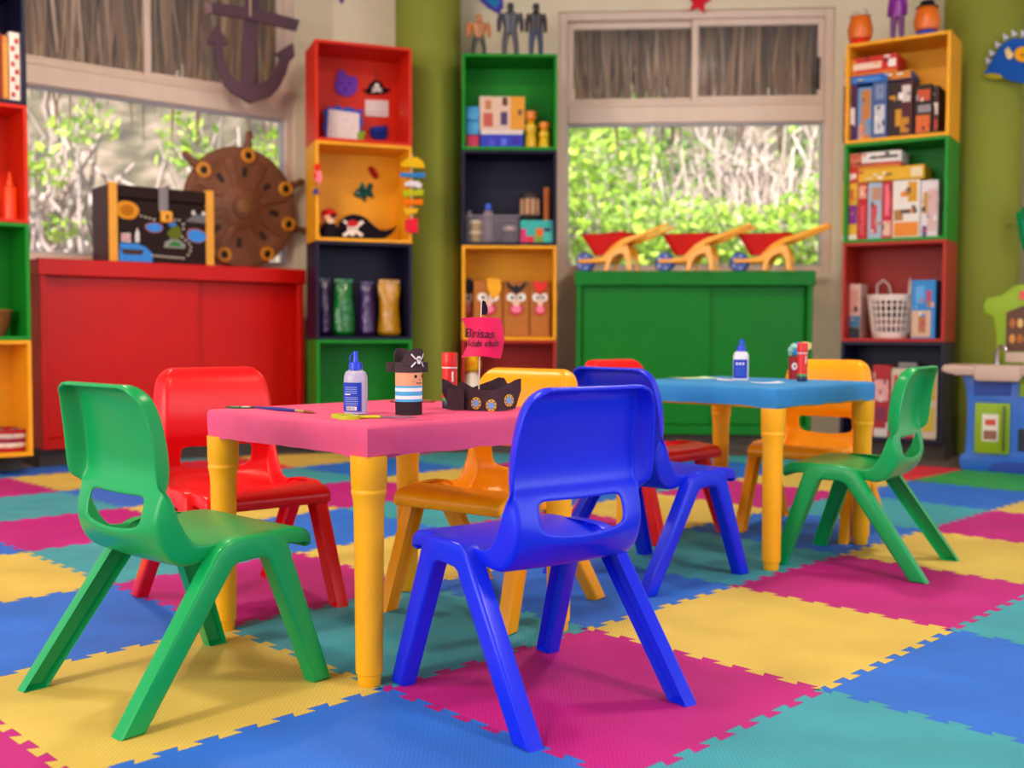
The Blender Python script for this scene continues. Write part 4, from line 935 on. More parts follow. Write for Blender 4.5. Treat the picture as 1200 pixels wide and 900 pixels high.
# ---- play kitchen
bx, by = on_z(1130, 551)
FK = Frame(bx, by, R(-30))
t = thing('play_kitchen', 'toy play kitchen with blue base, beige counter and lime back board', 'play kitchen', FK.w(0, 0, 0), FK.th)
kb = plastic('#1f62c4', .4); kl = M('#84a216', .45, .3, .04, 8); kc = M('#c0a497', .45, .3, .04, 8); kd = plastic('#173f9c', .5)
KW = .62
fr_ = [(-.02, 0), (-.03, .05), (-.022, .075), (-.005, .085), (.0, .12), (.006, .30), (-.004, .42), (-.03, .50), (KW + .03, .50), (KW + .004, .42), (KW, .12), (KW + .03, .05), (KW + .02, 0)]
prism('base_body', t, kb, fr_, .02, .30, .008, 2, smooth=40)
prism('foot_arch', t, kd, [(.10, .004), (.13, .04), (.18, .052), (KW - .2, .052), (KW - .14, .04), (KW - .11, .004)], .012, .021)
def kpx(u, v, y=0): return FK.at(u, v, y)
a, b = kpx(1141, 531); c, d = kpx(1184, 473)
dr = box('oven_door', t, kl, (a, c), (.004, .022), (b, d), .006, 2)
box('door_picture', dr, card('#d9cfc9'), (a + (c - a) * .22, a + (c - a) * .68), (.0028, .0045), (b + (d - b) * .25, b + (d - b) * .78), 0)
box('door_print', dr, card('#8a5a4a'), (a + (c - a) * .26, a + (c - a) * .64), (.0022, .003), (b + (d - b) * .28, b + (d - b) * .46), 0)
box('door_print', dr, card('#c24a3a'), (a + (c - a) * .3, a + (c - a) * .6), (.0022, .003), (b + (d - b) * .56, b + (d - b) * .68), 0)
tube('door_handle', dr, plastic('#4a5a20'), [(a + (c - a) * .84, -.004, b + .02), (a + (c - a) * .84, -.010, b + .04), (a + (c - a) * .84, -.010, d - .03), (a + (c - a) * .84, -.004, d - .015)], .006, 8)
a2, b2 = kpx(1141, 463); c2, d2 = kpx(1185, 441); box('recess_shelf', t, kd, (a2, c2), (.014, .022), (b2, d2), .004)
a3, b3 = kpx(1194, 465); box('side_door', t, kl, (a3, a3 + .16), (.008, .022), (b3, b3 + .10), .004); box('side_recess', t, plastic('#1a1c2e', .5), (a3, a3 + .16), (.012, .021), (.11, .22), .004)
a4, b4 = kpx(1104, 425, -.03)
prism('counter', t, kc, [(a4, .515), (a4 + .006, .498), (a4 + .07, .482), (KW + .06, .482), (KW + .09, .515), (KW + .08, .53), (a4 + .01, .532)], -.05, .32, .008, 2, smooth=40)
prism('sink_front', t, kc, [(.04, .47), (.055, .455), (.24, .455), (.255, .47), (.25, .536), (.045, .536)], -.065, .06, .01, 2, smooth=40)
e0 = kpx(1154, 360, .24)[0]; f0 = kpx(1166, 360, .24)[0]
zt_ = kpx(1200, 331, .24)[1]
prism('back_board', t, kl, [(f0 + .015, .532), (f0 + .005, .70), (f0 - .01, .78), (e0 - .005, .80), (e0 - .008, .84), (e0 + .01, .875), (f0 + .03, zt_ - .065), (f0 + .09, zt_ - .015), (f0 + .17, zt_), (f0 + .36, zt_), (f0 + .50, zt_ - .06), (f0 + .52, .84), (f0 + .47, .75), (f0 + .47, .532)], .235, .275, .01, 2, smooth=40)
p0 = kpx(1178, 420, .23)[0]
pn = prism('shelf_picture', t, card('#5a3a2c'), [(p0, .60), (p0 + .3, .60), (p0 + .3, .80), (p0 + .22, .835), (p0 + .08, .835), (p0, .80)], .230, .237)
for i in range(2):
    for k in range(4): prism('jar_print', pn, card(('#c98a3a', '#a8622a', '#d0a860', '#b8542a')[(k + i) % 4]), disc(p0 + .03 + k * .036, .665 + i * .08, .014, .024, 12), .228, .231)
prism('vent_panel', t, kc, [(p0, .545), (p0 + .3, .545), (p0 + .3, .595), (p0, .595)], .229, .237)
prism('badge', t, plastic('#d0202a'), [(p0 + .06, .865), (p0 + .16, .865), (p0 + .16, .91), (p0 + .06, .91)], .228, .236)
tube('faucet', t, M('#b9b0b0', .25, .5, .02, metal=.8), [(f0 + .02, .2, .53), (f0 + .02, .2, .60), (f0 + .035, .19, .625), (f0 + .06, .17, .62), (f0 + .065, .165, .60)], [.014, .012, .012, .012, .011], 10)

# ================================================================== THINGS ON THE TABLES
def glue_bottle(label, u, v, zt, rz, H, body_hex, cap_left):
    x, y = on_z(u, v, zt); t = thing('glue_bottle', label, 'glue bottle', (x, y, zt), rz, 'white glue bottles with blue caps')
    k = H / .137
    lathe('bottle_body', t, M(body_hex, .3, .5, .03, 10), [(.0215 * k, 0), (.0255 * k, .003 * k), (.0258 * k, .07 * k), (.0255 * k, .082 * k), (.022 * k, .092 * k), (.0135 * k, .0975 * k)], 32, sy=.72)
    bl = plastic('#1638d8', .3)
    cp = lathe('cap', t, bl, [(.0135 * k, .0965 * k), (.0145 * k, .0975 * k), (.0140 * k, .1115 * k), (.010 * k, .1135 * k)], 24)
    lathe('nozzle', cp, bl, [(.006 * k, .1135 * k), (.0045 * k, .135 * k), (.0038 * k, .137 * k)], 16)
    s = -1 if cap_left else 1
    tube('cap_strap', cp, bl, [(s * .012 * k, 0, .111 * k), (s * .0135 * k, 0, .12 * k), (s * .010 * k, 0, .129 * k), (s * .003 * k, 0, .1335 * k)], .0016 * k, 6)
    # curved label
    def patch(name, a0, a1, z0, z1, hx, off, par):
        bm = bmesh.new(); n = 14; A = []; B = []
        for i in range(n + 1):
            a = R(a0 + (a1 - a0) * i / n); r = .0259 * k + off
            A.append(bm.verts.new((r * cos(a), r * .72 * sin(a) - off * .3, z0 * k))); B.append(bm.verts.new((r * cos(a), r * .72 * sin(a) - off * .3, z1 * k)))
        for i in range(n): bm.faces.new((A[i], A[i + 1], B[i + 1], B[i]))
        return bm_obj(name, bm, card(hx), par, smooth=60)
    lb = patch('label_sheet', 190, 310, .008, .070, '#1b35b4', .0006, t)
    return t, patch, lb
t, patch, lb = glue_bottle('white glue bottle with blue cap on the pink table', 417, 486, HT, R(-8), .137, '#aca3c2', True)
for i in range(4): patch('text_line', 222, 288, .062 - .0042 * i - .003, .062 - .0042 * i - .0012, '#7f93e0', .0011, lb)
for i in range(5): patch('text_line', 222, 292, .040 - .004 * i - .003, .040 - .004 * i - .0012, '#7f93e0', .0011, lb)
patch('text_line', 222, 256, .0435, .0455, '#dfe6ff', .0011, lb)
bc = patch('barcode_panel', 232, 286, .0105, .0185, '#e6e0ea', .0011, lb)
for i in range(9): patch('bar', 236 + i * 5, 236 + i * 5 + (1.5 if i % 3 else 2.8), .0118, .0172, '#1d1d2a', .0016, lb)
t, patch, lb = glue_bottle('white glue bottle with blue cap on the blue table', 868, 446, HT2, R(4), .137, '#e4dce4', False)
for a in (222, 245, 268): patch('logo_dot', a, a + 14, .052, .060, '#e8dfe8', .0011, lb)
for i in range(5): patch('text_line', 220, 290, .044 - .006 * i - .003, .044 - .006 * i, '#3f62cf', .0011, lb)

# pirate made from a card tube
x, y = on_z(479, 486, HT)
t = thing('card_tube_pirate', 'card tube pirate with striped shirt and black hat on the pink table', 'paper craft', (x, y, HT), R(0))
D_ = y; pm = D_ / FPX; r = 15.8 * pm
zz = lambda v: (486 - v) * pm * 1.0
lathe('trousers', t, felt('#34282e'), [(r, 0), (r, zz(470)), (r * .97, zz(470)), (r * .97, 0), (r, 0)], 32, cap=False)
for i, (va, vb_, c) in enumerate(((470, 467, '#4aa5dc'), (467, 463, '#ece8ee'), (463, 458, '#4aa5dc'), (458, 454, '#ece8ee'), (454, 451.5, '#4aa5dc'))):
    lathe('shirt_stripe', t, card(c), [(r * 1.005, zz(va)), (r * 1.005, zz(vb_)), (r * .97, zz(vb_)), (r * .97, zz(va)), (r * 1.005, zz(va))], 32, cap=False)
fc = lathe('face', t, card('#e39c78'), [(r, zz(451.5)), (r, zz(432)), (r * .96, zz(432)), (r * .96, zz(451.5)), (r, zz(451.5))], 32, cap=False)
def on_tube(deg, z, rr, w_, h_, hx, nm, par):
    a = R(deg); return lathe(nm, par, felt(hx), [(.0005, .0), (w_, .0004), (w_, .0012), (.0005, .0016)], 12, ((rr) * cos(a), rr * sin(a), z), (R(90), 0, a + R(90)), sy=h_)
FA = -42     # the face looks to the right of the camera
on_tube(FA - 12, zz(440.5), r, .0030, 1.15, '#20181a', 'eye', fc); on_tube(FA + 32, zz(440.5), r, .0030, 1.15, '#20181a', 'eye', fc); on_tube(FA + 11, zz(444.5), r, .0020, .9, '#d0825f', 'nose', fc)
for k, (da, dz) in enumerate(((-22, 444), (-17, 446), (-26, 446.5))): on_tube(FA + da, zz(dz), r, .0007, 1, '#8a4a2c', 'freckle', fc)
tube('mouth', fc, felt('#7a2c22'), [((r + .0006) * cos(R(FA + d)), (r + .0006) * sin(R(FA + d)), zz(448.2) + .00045 * abs(d - 8) ** 1.0 * .12 - .0006) for d in (-8, -2, 4, 10, 16, 22)], .0010, 6)
hm = felt('#46363b')
# hat band sticking out sideways and two upright brims
h0, h1 = zz(436), zz(424)
hb_ = lathe('hat_band', t, hm, [(r * 1.04, h0), (r * 1.04, h1), (r * 1.0, h1), (r * 1.0, h0), (r * 1.04, h0)], 32, cap=False)
for s, xe in ((-1, 10.5), (1, 7)):
    bm = bmesh.new(); a_prism(bm, [(s * r * .98, h0), (s * (r + xe * pm), h0 + .0005), (s * (r + xe * pm), h1 - .0005), (s * r * .98, h1)], -.0035, .0005); bm_obj('hat_tab', bm, hm, t)
def brim(ydir, a0, a1, nm):
    bm = bmesh.new(); n = 22; A = []; B = []
    for i in range(n + 1):
        f = i / n; a = R(a0 + (a1 - a0) * f); top = h1 + (zz(408.5) - h1) * min(1, (max(0, 1 - abs(2 * f - 1) ** 3.2)) * 1.0) + .0006
        A.append((cos(a), sin(a), h1 - .006)); B.append((cos(a), sin(a), top))
    for r0 in (r * 1.05, r * 1.085):
        pass
    va_ = [[bm.verts.new((rr_ * q[0], rr_ * q[1], q[2])) for q in Q] for rr_ in (r * 1.05, r * 1.10) for Q in (A, B)]
    for p, q in ((0, 1), (3, 2), (1, 3), (2, 0)):
        for i in range(n): bm.faces.new((va_[p][i], va_[p][i + 1], va_[q][i + 1], va_[q][i]))
    bm.faces.new([va_[0][0], va_[1][0], va_[3][0], va_[2][0]]); bm.faces.new([va_[0][n], va_[2][n], va_[3][n], va_[1][n]])
    return bm_obj(nm, bm, hm, t, smooth=50)
fb = brim(-1, FA - 72, FA + 62, 'hat_brim'); brim(1, FA + 108, FA + 232, 'hat_brim')
wh = card('#efe8ea'); rs = r * 1.105
def wrap(poly, rr, par, nm, mat, thick=.0007):
    bm = bmesh.new(); lay = []
    for k_ in (0, thick): lay.append([bm.verts.new(((rr + k_) * cos(R(FA) + a / rr), (rr + k_) * sin(R(FA) + a / rr), z)) for a, z in poly])
    bm.faces.new(lay[1]); bm.faces.new(lay[0][::-1]); n = len(poly)
    for i in range(n): bm.faces.new((lay[0][i], lay[0][(i + 1) % n], lay[1][(i + 1) % n], lay[1][i]))
    return bm_obj(nm, bm, mat, par)
sk = zz(422); u_ = pm
wrap(disc(.0, sk + 1.8 * u_, 3.6 * u_, 3.6 * u_, 16), rs, fb, 'skull', wh); wrap(disc(0, sk - 2.2 * u_, 2.4 * u_, 2.0 * u_, 12), rs, fb, 'skull_jaw', wh)
for s in (-1, 1):
    wrap(disc(s * 1.3 * u_, sk + 1.8 * u_, .8 * u_, .9 * u_, 10), rs + .0008, fb, 'eye_socket', card('#1c1418'))
    for dz in (1, -1): wrap([(s * 4 * u_, sk + dz * 2.2 * u_), (s * 4.6 * u_, sk + dz * 1.0 * u_), (s * 10.5 * u_, sk + dz * 6.6 * u_), (s * 9.6 * u_, sk + dz * 8.2 * u_)][::(1 if s * dz > 0 else -1)], rs, fb, 'crossbone', wh)
wrap(disc(0, sk + .2 * u_, .5 * u_, .8 * u_, 8), rs + .0008, fb, 'nose_hole', card('#1c1418'))

# glue sticks
def glue_stick(label, u, v, zt, H, r, green=True):
    x, y = on_z(u, v, zt); t = thing('glue_stick', label, 'glue stick', (x, y, zt), R(-15), 'red glue sticks')
    rd = plastic('#dd1c16', .3)
    lathe('base', t, plastic('#1d2246', .35), [(r * .97, 0), (r, .001), (r, H * .13), (r * .98, H * .135)], 28)
    lathe('grip_ring', t, plastic('#3c9a4a', .35), [(r * .985, H * .135), (r * .99, H * .2)], 28)
    b = lathe('tube_body', t, rd, [(r * .985, H * .2), (r * .985, H * .72)], 28)
    lathe('white_ring', t, card('#e9dcdc'), [(r * 1.0, H * .72), (r * 1.0, H * .745)], 28)
    lathe('cap', t, rd, [(r * 1.01, H * .745), (r * 1.03, H * .76), (r * 1.03, H * .985), (r * .97, H)], 28)
    for i in range(5): lathe('cap_rib', t, rd, [(r * 1.03, H * (.80 + .03 * i)), (r * 1.042, H * (.807 + .03 * i)), (r * 1.03, H * (.814 + .03 * i))], 28, cap=False)
    box('label_mark', t, card('#e8d8d4'), (r * .55, r * .74), (-r * .84, -r * .6), (H * .48, H * .66), 0)
glue_stick('red glue stick with dark base behind the paper pirate ship', 527, 478.5, HT, .131, .0182)
glue_stick('red glue stick with dark base on the blue table', 940, 447, HT2, .126, .0165)
# red-haired pom-pom puppet behind the glue stick of the blue table
x, y = on_z(931, 444.5, HT2)
t = thing('pompom_puppet', 'dark red tube puppet with turquoise hair and a cream plume on the blue table', 'paper craft', (x, y, HT2), 0)
lathe('tube_body', t, card('#9c1a24'), [(.020, 0), (.020, .078), (.016, .078), (.016, 0), (.020, 0)], 24, cap=False)
for i in range(9):
    a = 2.4 * i; lathe('hair_tuft', t, felt(('#3fa8b8', '#9fd0c0', '#2f86c4')[i % 3]), [(.001, 0), (.009, .003), (.012, .010), (.008, .019), (.001, .022)], 10, (.013 * cos(a), .013 * sin(a), .074 + .004 * i))
prism('badge', t, card('#eadfe0'), disc(-.006, .045, .009, .012, 14), -.0215, -.018); prism('badge_mark', t, card('#8c2a3a'), disc(-.005, .045, .004, .006, 10), -.0222, -.021)
for i in range(5): tube('plume', t, felt('#e3c98a'), [(.008, .0, .10 - .003 * i), (.03, 0, .112 + .006 * (2 - i)), (.055 + .004 * (i % 2), 0, .114 + .004 * (2 - i))], [.004, .006, .002], 6)

# paper pirate ship with flag
x, y = on_z(567, 481, HT)
pm = y / FPX
t = thing('paper_pirate_ship', 'dark paper pirate ship with round portholes and a pink flag', 'paper craft', (x, y, HT), R(-4))
hull = felt('#43313a')
def X(u): return (u - 567) * pm
def Zv(v): return (481.5 - v) * pm
def sheet(prof, depth_fn, nm, mat=hull, n_th=.0016):
    """prof: list of (u, v_bottom, v_top); depth_fn gives y for each u"""
    bm = bmesh.new(); L_ = []
    for off in (0, n_th):
        L_.append(([bm.verts.new((X(u), depth_fn(u) + off, Zv(b))) for u, b, tp in prof], [bm.verts.new((X(u), depth_fn(u) + off, Zv(tp))) for u, b, tp in prof]))
    n = len(prof)
    for i in range(n - 1):
        bm.faces.new((L_[0][0][i], L_[0][0][i + 1], L_[0][1][i + 1], L_[0][1][i])); bm.faces.new((L_[1][0][i], L_[1][1][i], L_[1][1][i + 1], L_[1][0][i + 1]))
        for e in (0, 1): bm.faces.new((L_[0][e][i], L_[0][e][i + 1], L_[1][e][i + 1], L_[1][e][i]))
    for i in (0, n - 1): bm.faces.new((L_[0][0][i], L_[0][1][i], L_[1][1][i], L_[1][0][i]))
    return bm_obj(nm, bm, mat, t, smooth=50)
front_y = lambda u: -.030 + .034 * ((u - 572) / 36) ** 2
back_y = lambda u: .034 - .036 * ((u - 565) / 44) ** 2
hs_ = sheet([(537, 478, 449), (541, 479.5, 447.5), (546, 480.5, 449), (552, 481.3, 452.5), (560, 482, 455.5), (568, 482.2, 457), (578, 482, 457), (586, 481.5, 455), (592, 481, 452), (598, 480, 448.5), (604, 479, 445), (610.5, 458, 443.5)], front_y, 'hull_side')
sheet([(518, 460, 444), (524, 474, 446.5), (529, 477, 451), (535, 478, 454), (542, 478, 455), (550, 478, 456), (558, 478, 453), (566, 478, 450), (574, 478, 447), (583, 478, 443), (590, 478, 443.5), (594, 478, 450), (600, 478, 449), (606, 474, 446)], back_y, 'hull_side')
sheet([(524, 480, 455), (530, 480.5, 455), (537, 480.5, 454.5), (545, 480, 456)], lambda u: -.012 + (545 - u) * .0004 * 0 - .0 + (u - 524) * -.0006, 'bow_panel')
for u, v in ((559.3, 472.3), (577, 474.5), (597, 469)):
    yy = front_y(u)
    sl = atan2(2 * .034 * (u - 572) / 36 / 36, pm) 
    pr_ = thing('tmp', 'x y z w', 'x') if False else None
    ring = lathe('porthole_ring', hs_, card('#d9a83a'), [(.0001, 0), (6.3 * pm, 0), (6.3 * pm, .0012), (4.2 * pm, .0014)], 24, (X(u), yy - .0004, Zv(v)), (R(90), 0, sl), sy=1.12)
    lathe('porthole_glass', ring, card('#6d9bd0'), [(.0001, .0014), (4.2 * pm, .0014), (4.1 * pm, .0020), (.0001, .0020)], 20)
    for i in range(8): a = 2 * pi * i / 8; lathe('porthole_rivet', ring, card('#2a1c14'), [(.0001, .0014), (.8 * pm, .0014), (.8 * pm, .0022), (.0001, .0022)], 8, (5.2 * pm * cos(a), 5.4 * pm * sin(a), 0))
tube('mast', t, M('#e0c4ae', .5), [(X(560.5), 0, Zv(479)), (X(562), .0, Zv(420)), (X(564), 0, Zv(352.5))], .0016, 8)
# flag, gently curved
bm = bmesh.new(); nu, nv = 16, 10; V = [[], []]
def flag_pt(a, b):
    """a: 0..1 left to right, b: 0..1 bottom to top"""
    topv = 373.2 + 1.8 * sin(a * pi) * -.6; botv = 419
    ul = 540 + 8.5 * sin(b * pi) ** 1.0 * 1.0 - 0; ur = 586.5 + 4 * sin(b * pi)
    u = ul + (ur - ul) * a; v = botv + (topv - botv) * b + (1.5 * sin(a * pi * 1.6 + 2.5) if b < .5 else 0) * (1 - 2 * b if b < .5 else 0)
    return X(u), -.006 + .012 * (2 * a - 1) ** 2 - .004, Zv(v)
for off in (0, .0008):
    V[0 if off == 0 else 1] = [[bm.verts.new(Vector(flag_pt(i / nu, j / nv)) + Vector((0, off, 0))) for i in range(nu + 1)] for j in range(nv + 1)]
for k in (0, 1):
    for j in range(nv):
        for i in range(nu): bm.faces.new((V[k][j][i], V[k][j][i + 1], V[k][j + 1][i + 1], V[k][j + 1][i]))
edge = [(0, i) for i in range(nu + 1)] + [(j, nu) for j in range(1, nv + 1)] + [(nv, i) for i in range(nu - 1, -1, -1)] + [(j, 0) for j in range(nv - 1, 0, -1)]
for (j, i), (j2, i2) in zip(edge, edge[1:] + edge[:1]): bm.faces.new((V[0][j][i], V[0][j2][i2], V[1][j2][i2], V[1][j][i]))
fl_ = bm_obj('flag', bm, card('#d60a52'), t, smooth=50)
ink = card('#2a0f22')
text_obj('flag_lettering', 'Brisas', 15 * pm, ink, fl_, (X(562), -.0113, Zv(391.5)), (R(90), R(2), 0), .18, .0004)
text_obj('flag_lettering', 'kids club', 10.4 * pm, ink, fl_, (X(566.5), -.0113, Zv(403)), (R(90), R(-1), 0), .18, .0004, .00022)
prism('pennant', t, felt('#221a24'), [(X(564.3), Zv(369.5)), (X(564.3), Zv(355)), (X(566), Zv(352.5)), (X(569), Zv(354)), (X(571.5), Zv(362)), (X(571.5), Zv(367)), (X(569), Zv(369.5))], -.001, .0006)

# scissors
x, y = on_z(440, 490.5, HT)
t = thing('scissors', 'lime handled safety scissors lying on the pink table', 'scissors', (x, y, HT), R(2))
pm = y / FPX
lm = plastic('#b9c41c', .35)
def flat_ring(nm, cx_, cy_, rx, ry, w_, z0, z1, mat):
    bm = bmesh.new(); n = 22
    lay = [[bm.verts.new((cx_ + (rx - k * w_) * cos(2 * pi * i / n), cy_ + (ry - k * w_) * sin(2 * pi * i / n), z)) for i in range(n)] for z in (z0, z1) for k in (0, 1)]
    for a, b in ((0, 1), (3, 2), (0, 2), (1, 3)):
        for i in range(n): bm.faces.new((lay[a][i], lay[a][(i + 1) % n], lay[b][(i + 1) % n], lay[b][i]))
    return bm_obj(nm, bm, mat, t, smooth=50)
flat_ring('finger_loop', -40 * pm, .016, 13 * pm, .022, .008, .0005, .008, lm); flat_ring('finger_loop', -30 * pm, -.018, 13 * pm, .022, .008, .0005, .008, lm)
box('grip', t, lm, (-22 * pm, 6 * pm), (-.012, -.002), (.001, .007), .002, 1, (0, 0, 0), (0, 0, R(8))); box('grip', t, lm, (-26 * pm, 4 * pm), (.002, .011), (.0015, .006), .002, 1, (0, 0, 0), (0, 0, R(-8)))
st = M('#a7a3ad', .25, .5, .02, metal=.9)
prism('blade', t, st, [(0, -.006), (.075, -.004), (.085, .0), (0, .004)], -.0030, -.0016, 0, 1, (0, 0, 0), (R(-90), 0, R(-2))); prism('blade', t, st, [(0, -.004), (.085, .0), (.075, .004), (0, .006)], -.0046, -.0032, 0, 1, (0, 0, 0), (R(-90), 0, R(4)))
lathe('pivot', t, st, [(.004, .0045), (.004, .007), (.0005, .0074)], 14, (.008, 0, 0))
# paint brush and paint pots
xa, ya_ = on_z(300, 479.5, HT); xb, yb_ = on_z(370, 485.5, HT)
t = thing('paint_brush', 'blue handled paint brush lying on the pink table', 'paint brush', (xa, ya_, HT), atan2(yb_ - ya_, xb - xa)); L_ = sqrt((xb - xa) ** 2 + (yb_ - ya_) ** 2)
tube('handle', t, plastic('#1c2a8c'), [(0, 0, .0045), (L_ * .4, 0, .0045), (L_ * .68, 0, .0042)], [.0022, .0042, .0032], 10)
tube('ferrule', t, M('#c9b27c', .3, .5, .02, metal=.7), [(L_ * .68, 0, .0042), (L_ * .82, 0, .004)], .0036, 10); tube('bristles', t, M('#8a4a2a', .8), [(L_ * .82, 0, .004), (L_ * .92, 0, .004), (L_, 0, .0025)], [.0034, .0032, .0008], 10)
def palette(u, v, rx, ry, hx, lab, spots):
    x, y = on_z(u, v, HT); t = thing('paint_palette', lab, 'palette', (x, y, HT), 0)
    lathe('dish', t, card(hx), [(rx * .9, 0), (rx, .004), (rx * .96, .004), (rx * .88, .002)], 28, sy=ry / rx)
    for (dx, dy, r_, c) in spots: lathe('paint_blot', t, plastic(c), [(r_, .002), (r_ * .8, .0045), (.0005, .005)], 14, (dx, dy, 0))
palette(282, 478.5, .036, .020, '#1f6a4c', 'small green paint dish at the corner of the pink table', ((.012, 0, .012, '#cfd4c4'), (-.014, .002, .010, '#2f8a5a')))
palette(470, 471.5, .030, .018, '#7a3f2c', 'small brown paint dish behind the card tube pirate', ((-.012, 0, .009, '#8f5236'),)); palette(498, 471.5, .028, .018, '#8a4a30', 'small brown paint dish between the pirate and the glue stick', ((.01, 0, .009, '#9c5a3a'),))
x, y = on_z(480, 492.5, HT)
t = thing('paper_scrap', 'purple-pink paper scrap under the scissor blades', 'paper', (x, y, HT), R(6)); prism('scrap_sheet', t, card('#b0366c'), [(-.04, -.012), (.0, -.018), (.05, -.004), (.045, .012), (-.02, .014)], -.0010, 0, 0, 1, (0, 0, 0), (R(-90), 0, 0))
# papers on the blue table
for (u, v, w_, d_, rz, hx, spots, lab) in ((812, 443.5, .14, .10, 18, '#bfe0b4', ((-.03, .01, .03, '#e8b48a'), (.02, -.01, .03, '#8fc87a'), (.05, .02, .02, '#e58a6a')), 'pale green picture sheet curling on the blue table'), (858, 445.5, .10, .08, -10, '#ead6e4', ((.01, .0, .022, '#e3b4cc'),), 'pale pink paper sheet under the glue bottle of the blue table'), (898, 449, .10, .05, 8, '#dfe2ee', ((0, 0, .015, '#c8d2e6'),), 'white paper slip in front of the glue stick on the blue table')):
    x, y = on_z(u, v, HT2); t = thing('paper_sheet', lab, 'paper', (x, y, HT2), R(rz), 'papers on the blue table')
    bm = bmesh.new(); n = 10; G_ = []
    for lay in (0, .0006): G_.append([[bm.verts.new((-w_ / 2 + w_ * i / n, -d_ / 2 + d_ * j / 3, .0006 + lay + (.018 if d_ > .1 else .004) * abs(2 * i / n - 1) ** 2.5 * (.5 + .5 * j / 3))) for i in range(n + 1)] for j in range(4)])
    for k in (0, 1):
        for j in range(3):
            for i in range(n): bm.faces.new((G_[k][j][i], G_[k][j][i + 1], G_[k][j + 1][i + 1], G_[k][j + 1][i]))
    ed = [(0, i) for i in range(n + 1)] + [(j, n) for j in range(1, 4)] + [(3, i) for i in range(n - 1, -1, -1)] + [(j, 0) for j in (2, 1)]
    for (j, i), (j2, i2) in zip(ed, ed[1:] + ed[:1]): bm.faces.new((G_[0][j][i], G_[0][j2][i2], G_[1][j2][i2], G_[1][j][i]))
    sh = bm_obj('paper_page', bm, card(hx), t)
    for (dx, dy, r_, c) in spots: lathe('print_patch', sh, card(c), [(r_, .0), (r_ * .98, .0007)], 14, (dx, dy, .0012), sy=.6)

# ================================================================== OUTSIDE
def island_mat(name, cols, rough=.6, trans=0):
    m = bpy.data.materials.new(name); m.use_nodes = True; nt = m.node_tree; b = nt.nodes['Principled BSDF']
    g_ = nt.nodes.new('ShaderNodeNewGeometry'); cr = nt.nodes.new('ShaderNodeValToRGB'); cr.color_ramp.interpolation = 'LINEAR'
    el_ = cr.color_ramp.elements
    for i, c in enumerate(cols):
        e = el_[i] if i < 2 else el_.new(1)
        e.position = i / (len(cols) - 1); e.color = lin(c)
    nt.links.new(g_.outputs['Random Per Island'], cr.inputs[0]); nt.links.new(cr.outputs[0], b.inputs['Base Color'])
    b.inputs['Roughness'].default_value = rough
    if trans:
        tl = nt.nodes.new('ShaderNodeBsdfTranslucent'); mx = nt.nodes.new('ShaderNodeMixShader'); mx.inputs[0].default_value = trans
        nt.links.new(cr.outputs[0], tl.inputs[0]); nt.links.new(b.outputs[0], mx.inputs[1]); nt.links.new(tl.outputs[0], mx.inputs[2])
        nt.links.new(mx.outputs[0], nt.nodes['Material Output'].inputs[0])
    return m
LEAF = island_mat('leaves_lime', ['#5f8c1c', '#9cc22c', '#cfe45a', '#84b22c', '#dff08c'], .5, .35)
LEAF2 = island_mat('leaves_green', ['#3f6a1c', '#6f9a2c', '#a8c84a', '#557f28'], .5, .35)
TWIG = island_mat('twigs_grey', ['#9a8580', '#c4aeaa', '#e2d0cc', '#806a60'], .8)
STRAW = island_mat('thatch_straw', ['#6e4836', '#b48562', '#d8ac86', '#8a6048', '#f0caa8', '#5a4038'], .85)
# hillside
bm = bmesh.new(); nx, ny = 60, 30; G_ = []
rr = random.Random(11)
for j in range(ny + 1):
    row = []
    for i in range(nx + 1):
        x = -16 + 32 * i / nx; y = 8.2 + 18 * j / ny
        z = -.3 + max(0, y - 9.6) * .62 + .35 * sin(x * 1.3 + y) * .5 + rr.uniform(-.15, .15) * (1 if y > 9.5 else .1)
        row.append(bm.verts.new((x, y, z)))
    G_.append(row)
for j in range(ny):
    for i in range(nx): bm.faces.new((G_[j][i], G_[j][i + 1], G_[j + 1][i + 1], G_[j + 1][i]))
hill_m = bpy.data.materials.new('dry_hillside'); hill_m.use_nodes = True
nt = hill_m.node_tree; b = nt.nodes['Principled BSDF']; b.inputs['Roughness'].default_value = .95
n1 = nt.nodes.new('ShaderNodeTexNoise'); n1.inputs['Scale'].default_value = 2.2; n1.inputs['Detail'].default_value = 8
cr = nt.nodes.new('ShaderNodeValToRGB'); e = cr.color_ramp.elements
e[0].position = .32; e[0].color = lin('#2e2820'); e[1].position = .68; e[1].color = lin('#7d6d60'); q = e.new(.5); q.color = lin('#504836')
gg = nt.nodes.new('ShaderNodeNewGeometry'); nt.links.new(gg.outputs['Position'], n1.inputs['Vector']); nt.links.new(n1.outputs['Fac'], cr.inputs[0]); nt.links.new(cr.outputs[0], b.inputs['Base Color'])
struct(bm_obj('ground_outside', bm, hill_m, smooth=180))
def hill_z(x, y): return -.3 + max(0, y - 9.6) * .62
def leaf_cloud(bm, n, cx_, cy_, cz_, rx, ry, rz, size, rr):
    for _ in range(n):
        while True:
            p = Vector((rr.uniform(-1, 1), rr.uniform(-1, 1), rr.uniform(-1, 1)))
            if p.length < 1: break
        c = Vector((cx_ + p.x * rx, cy_ + p.y * ry, cz_ + p.z * rz)); s = size * rr.uniform(.6, 1.4)
        u = Vector((rr.gauss(0, 1), rr.gauss(0, 1), rr.gauss(0, 1))).normalized(); a = Vector((rr.gauss(0, 1), rr.gauss(0, 1), rr.gauss(0, 1))); v = (a - u * a.dot(u)).normalized(); n_ = u.cross(v)
        q = [bm.verts.new(c + d) for d in (-u * s, v * s * .5 + n_ * s * .12, u * s, -v * s * .5 + n_ * s * .12)]
        bm.faces.new(q)
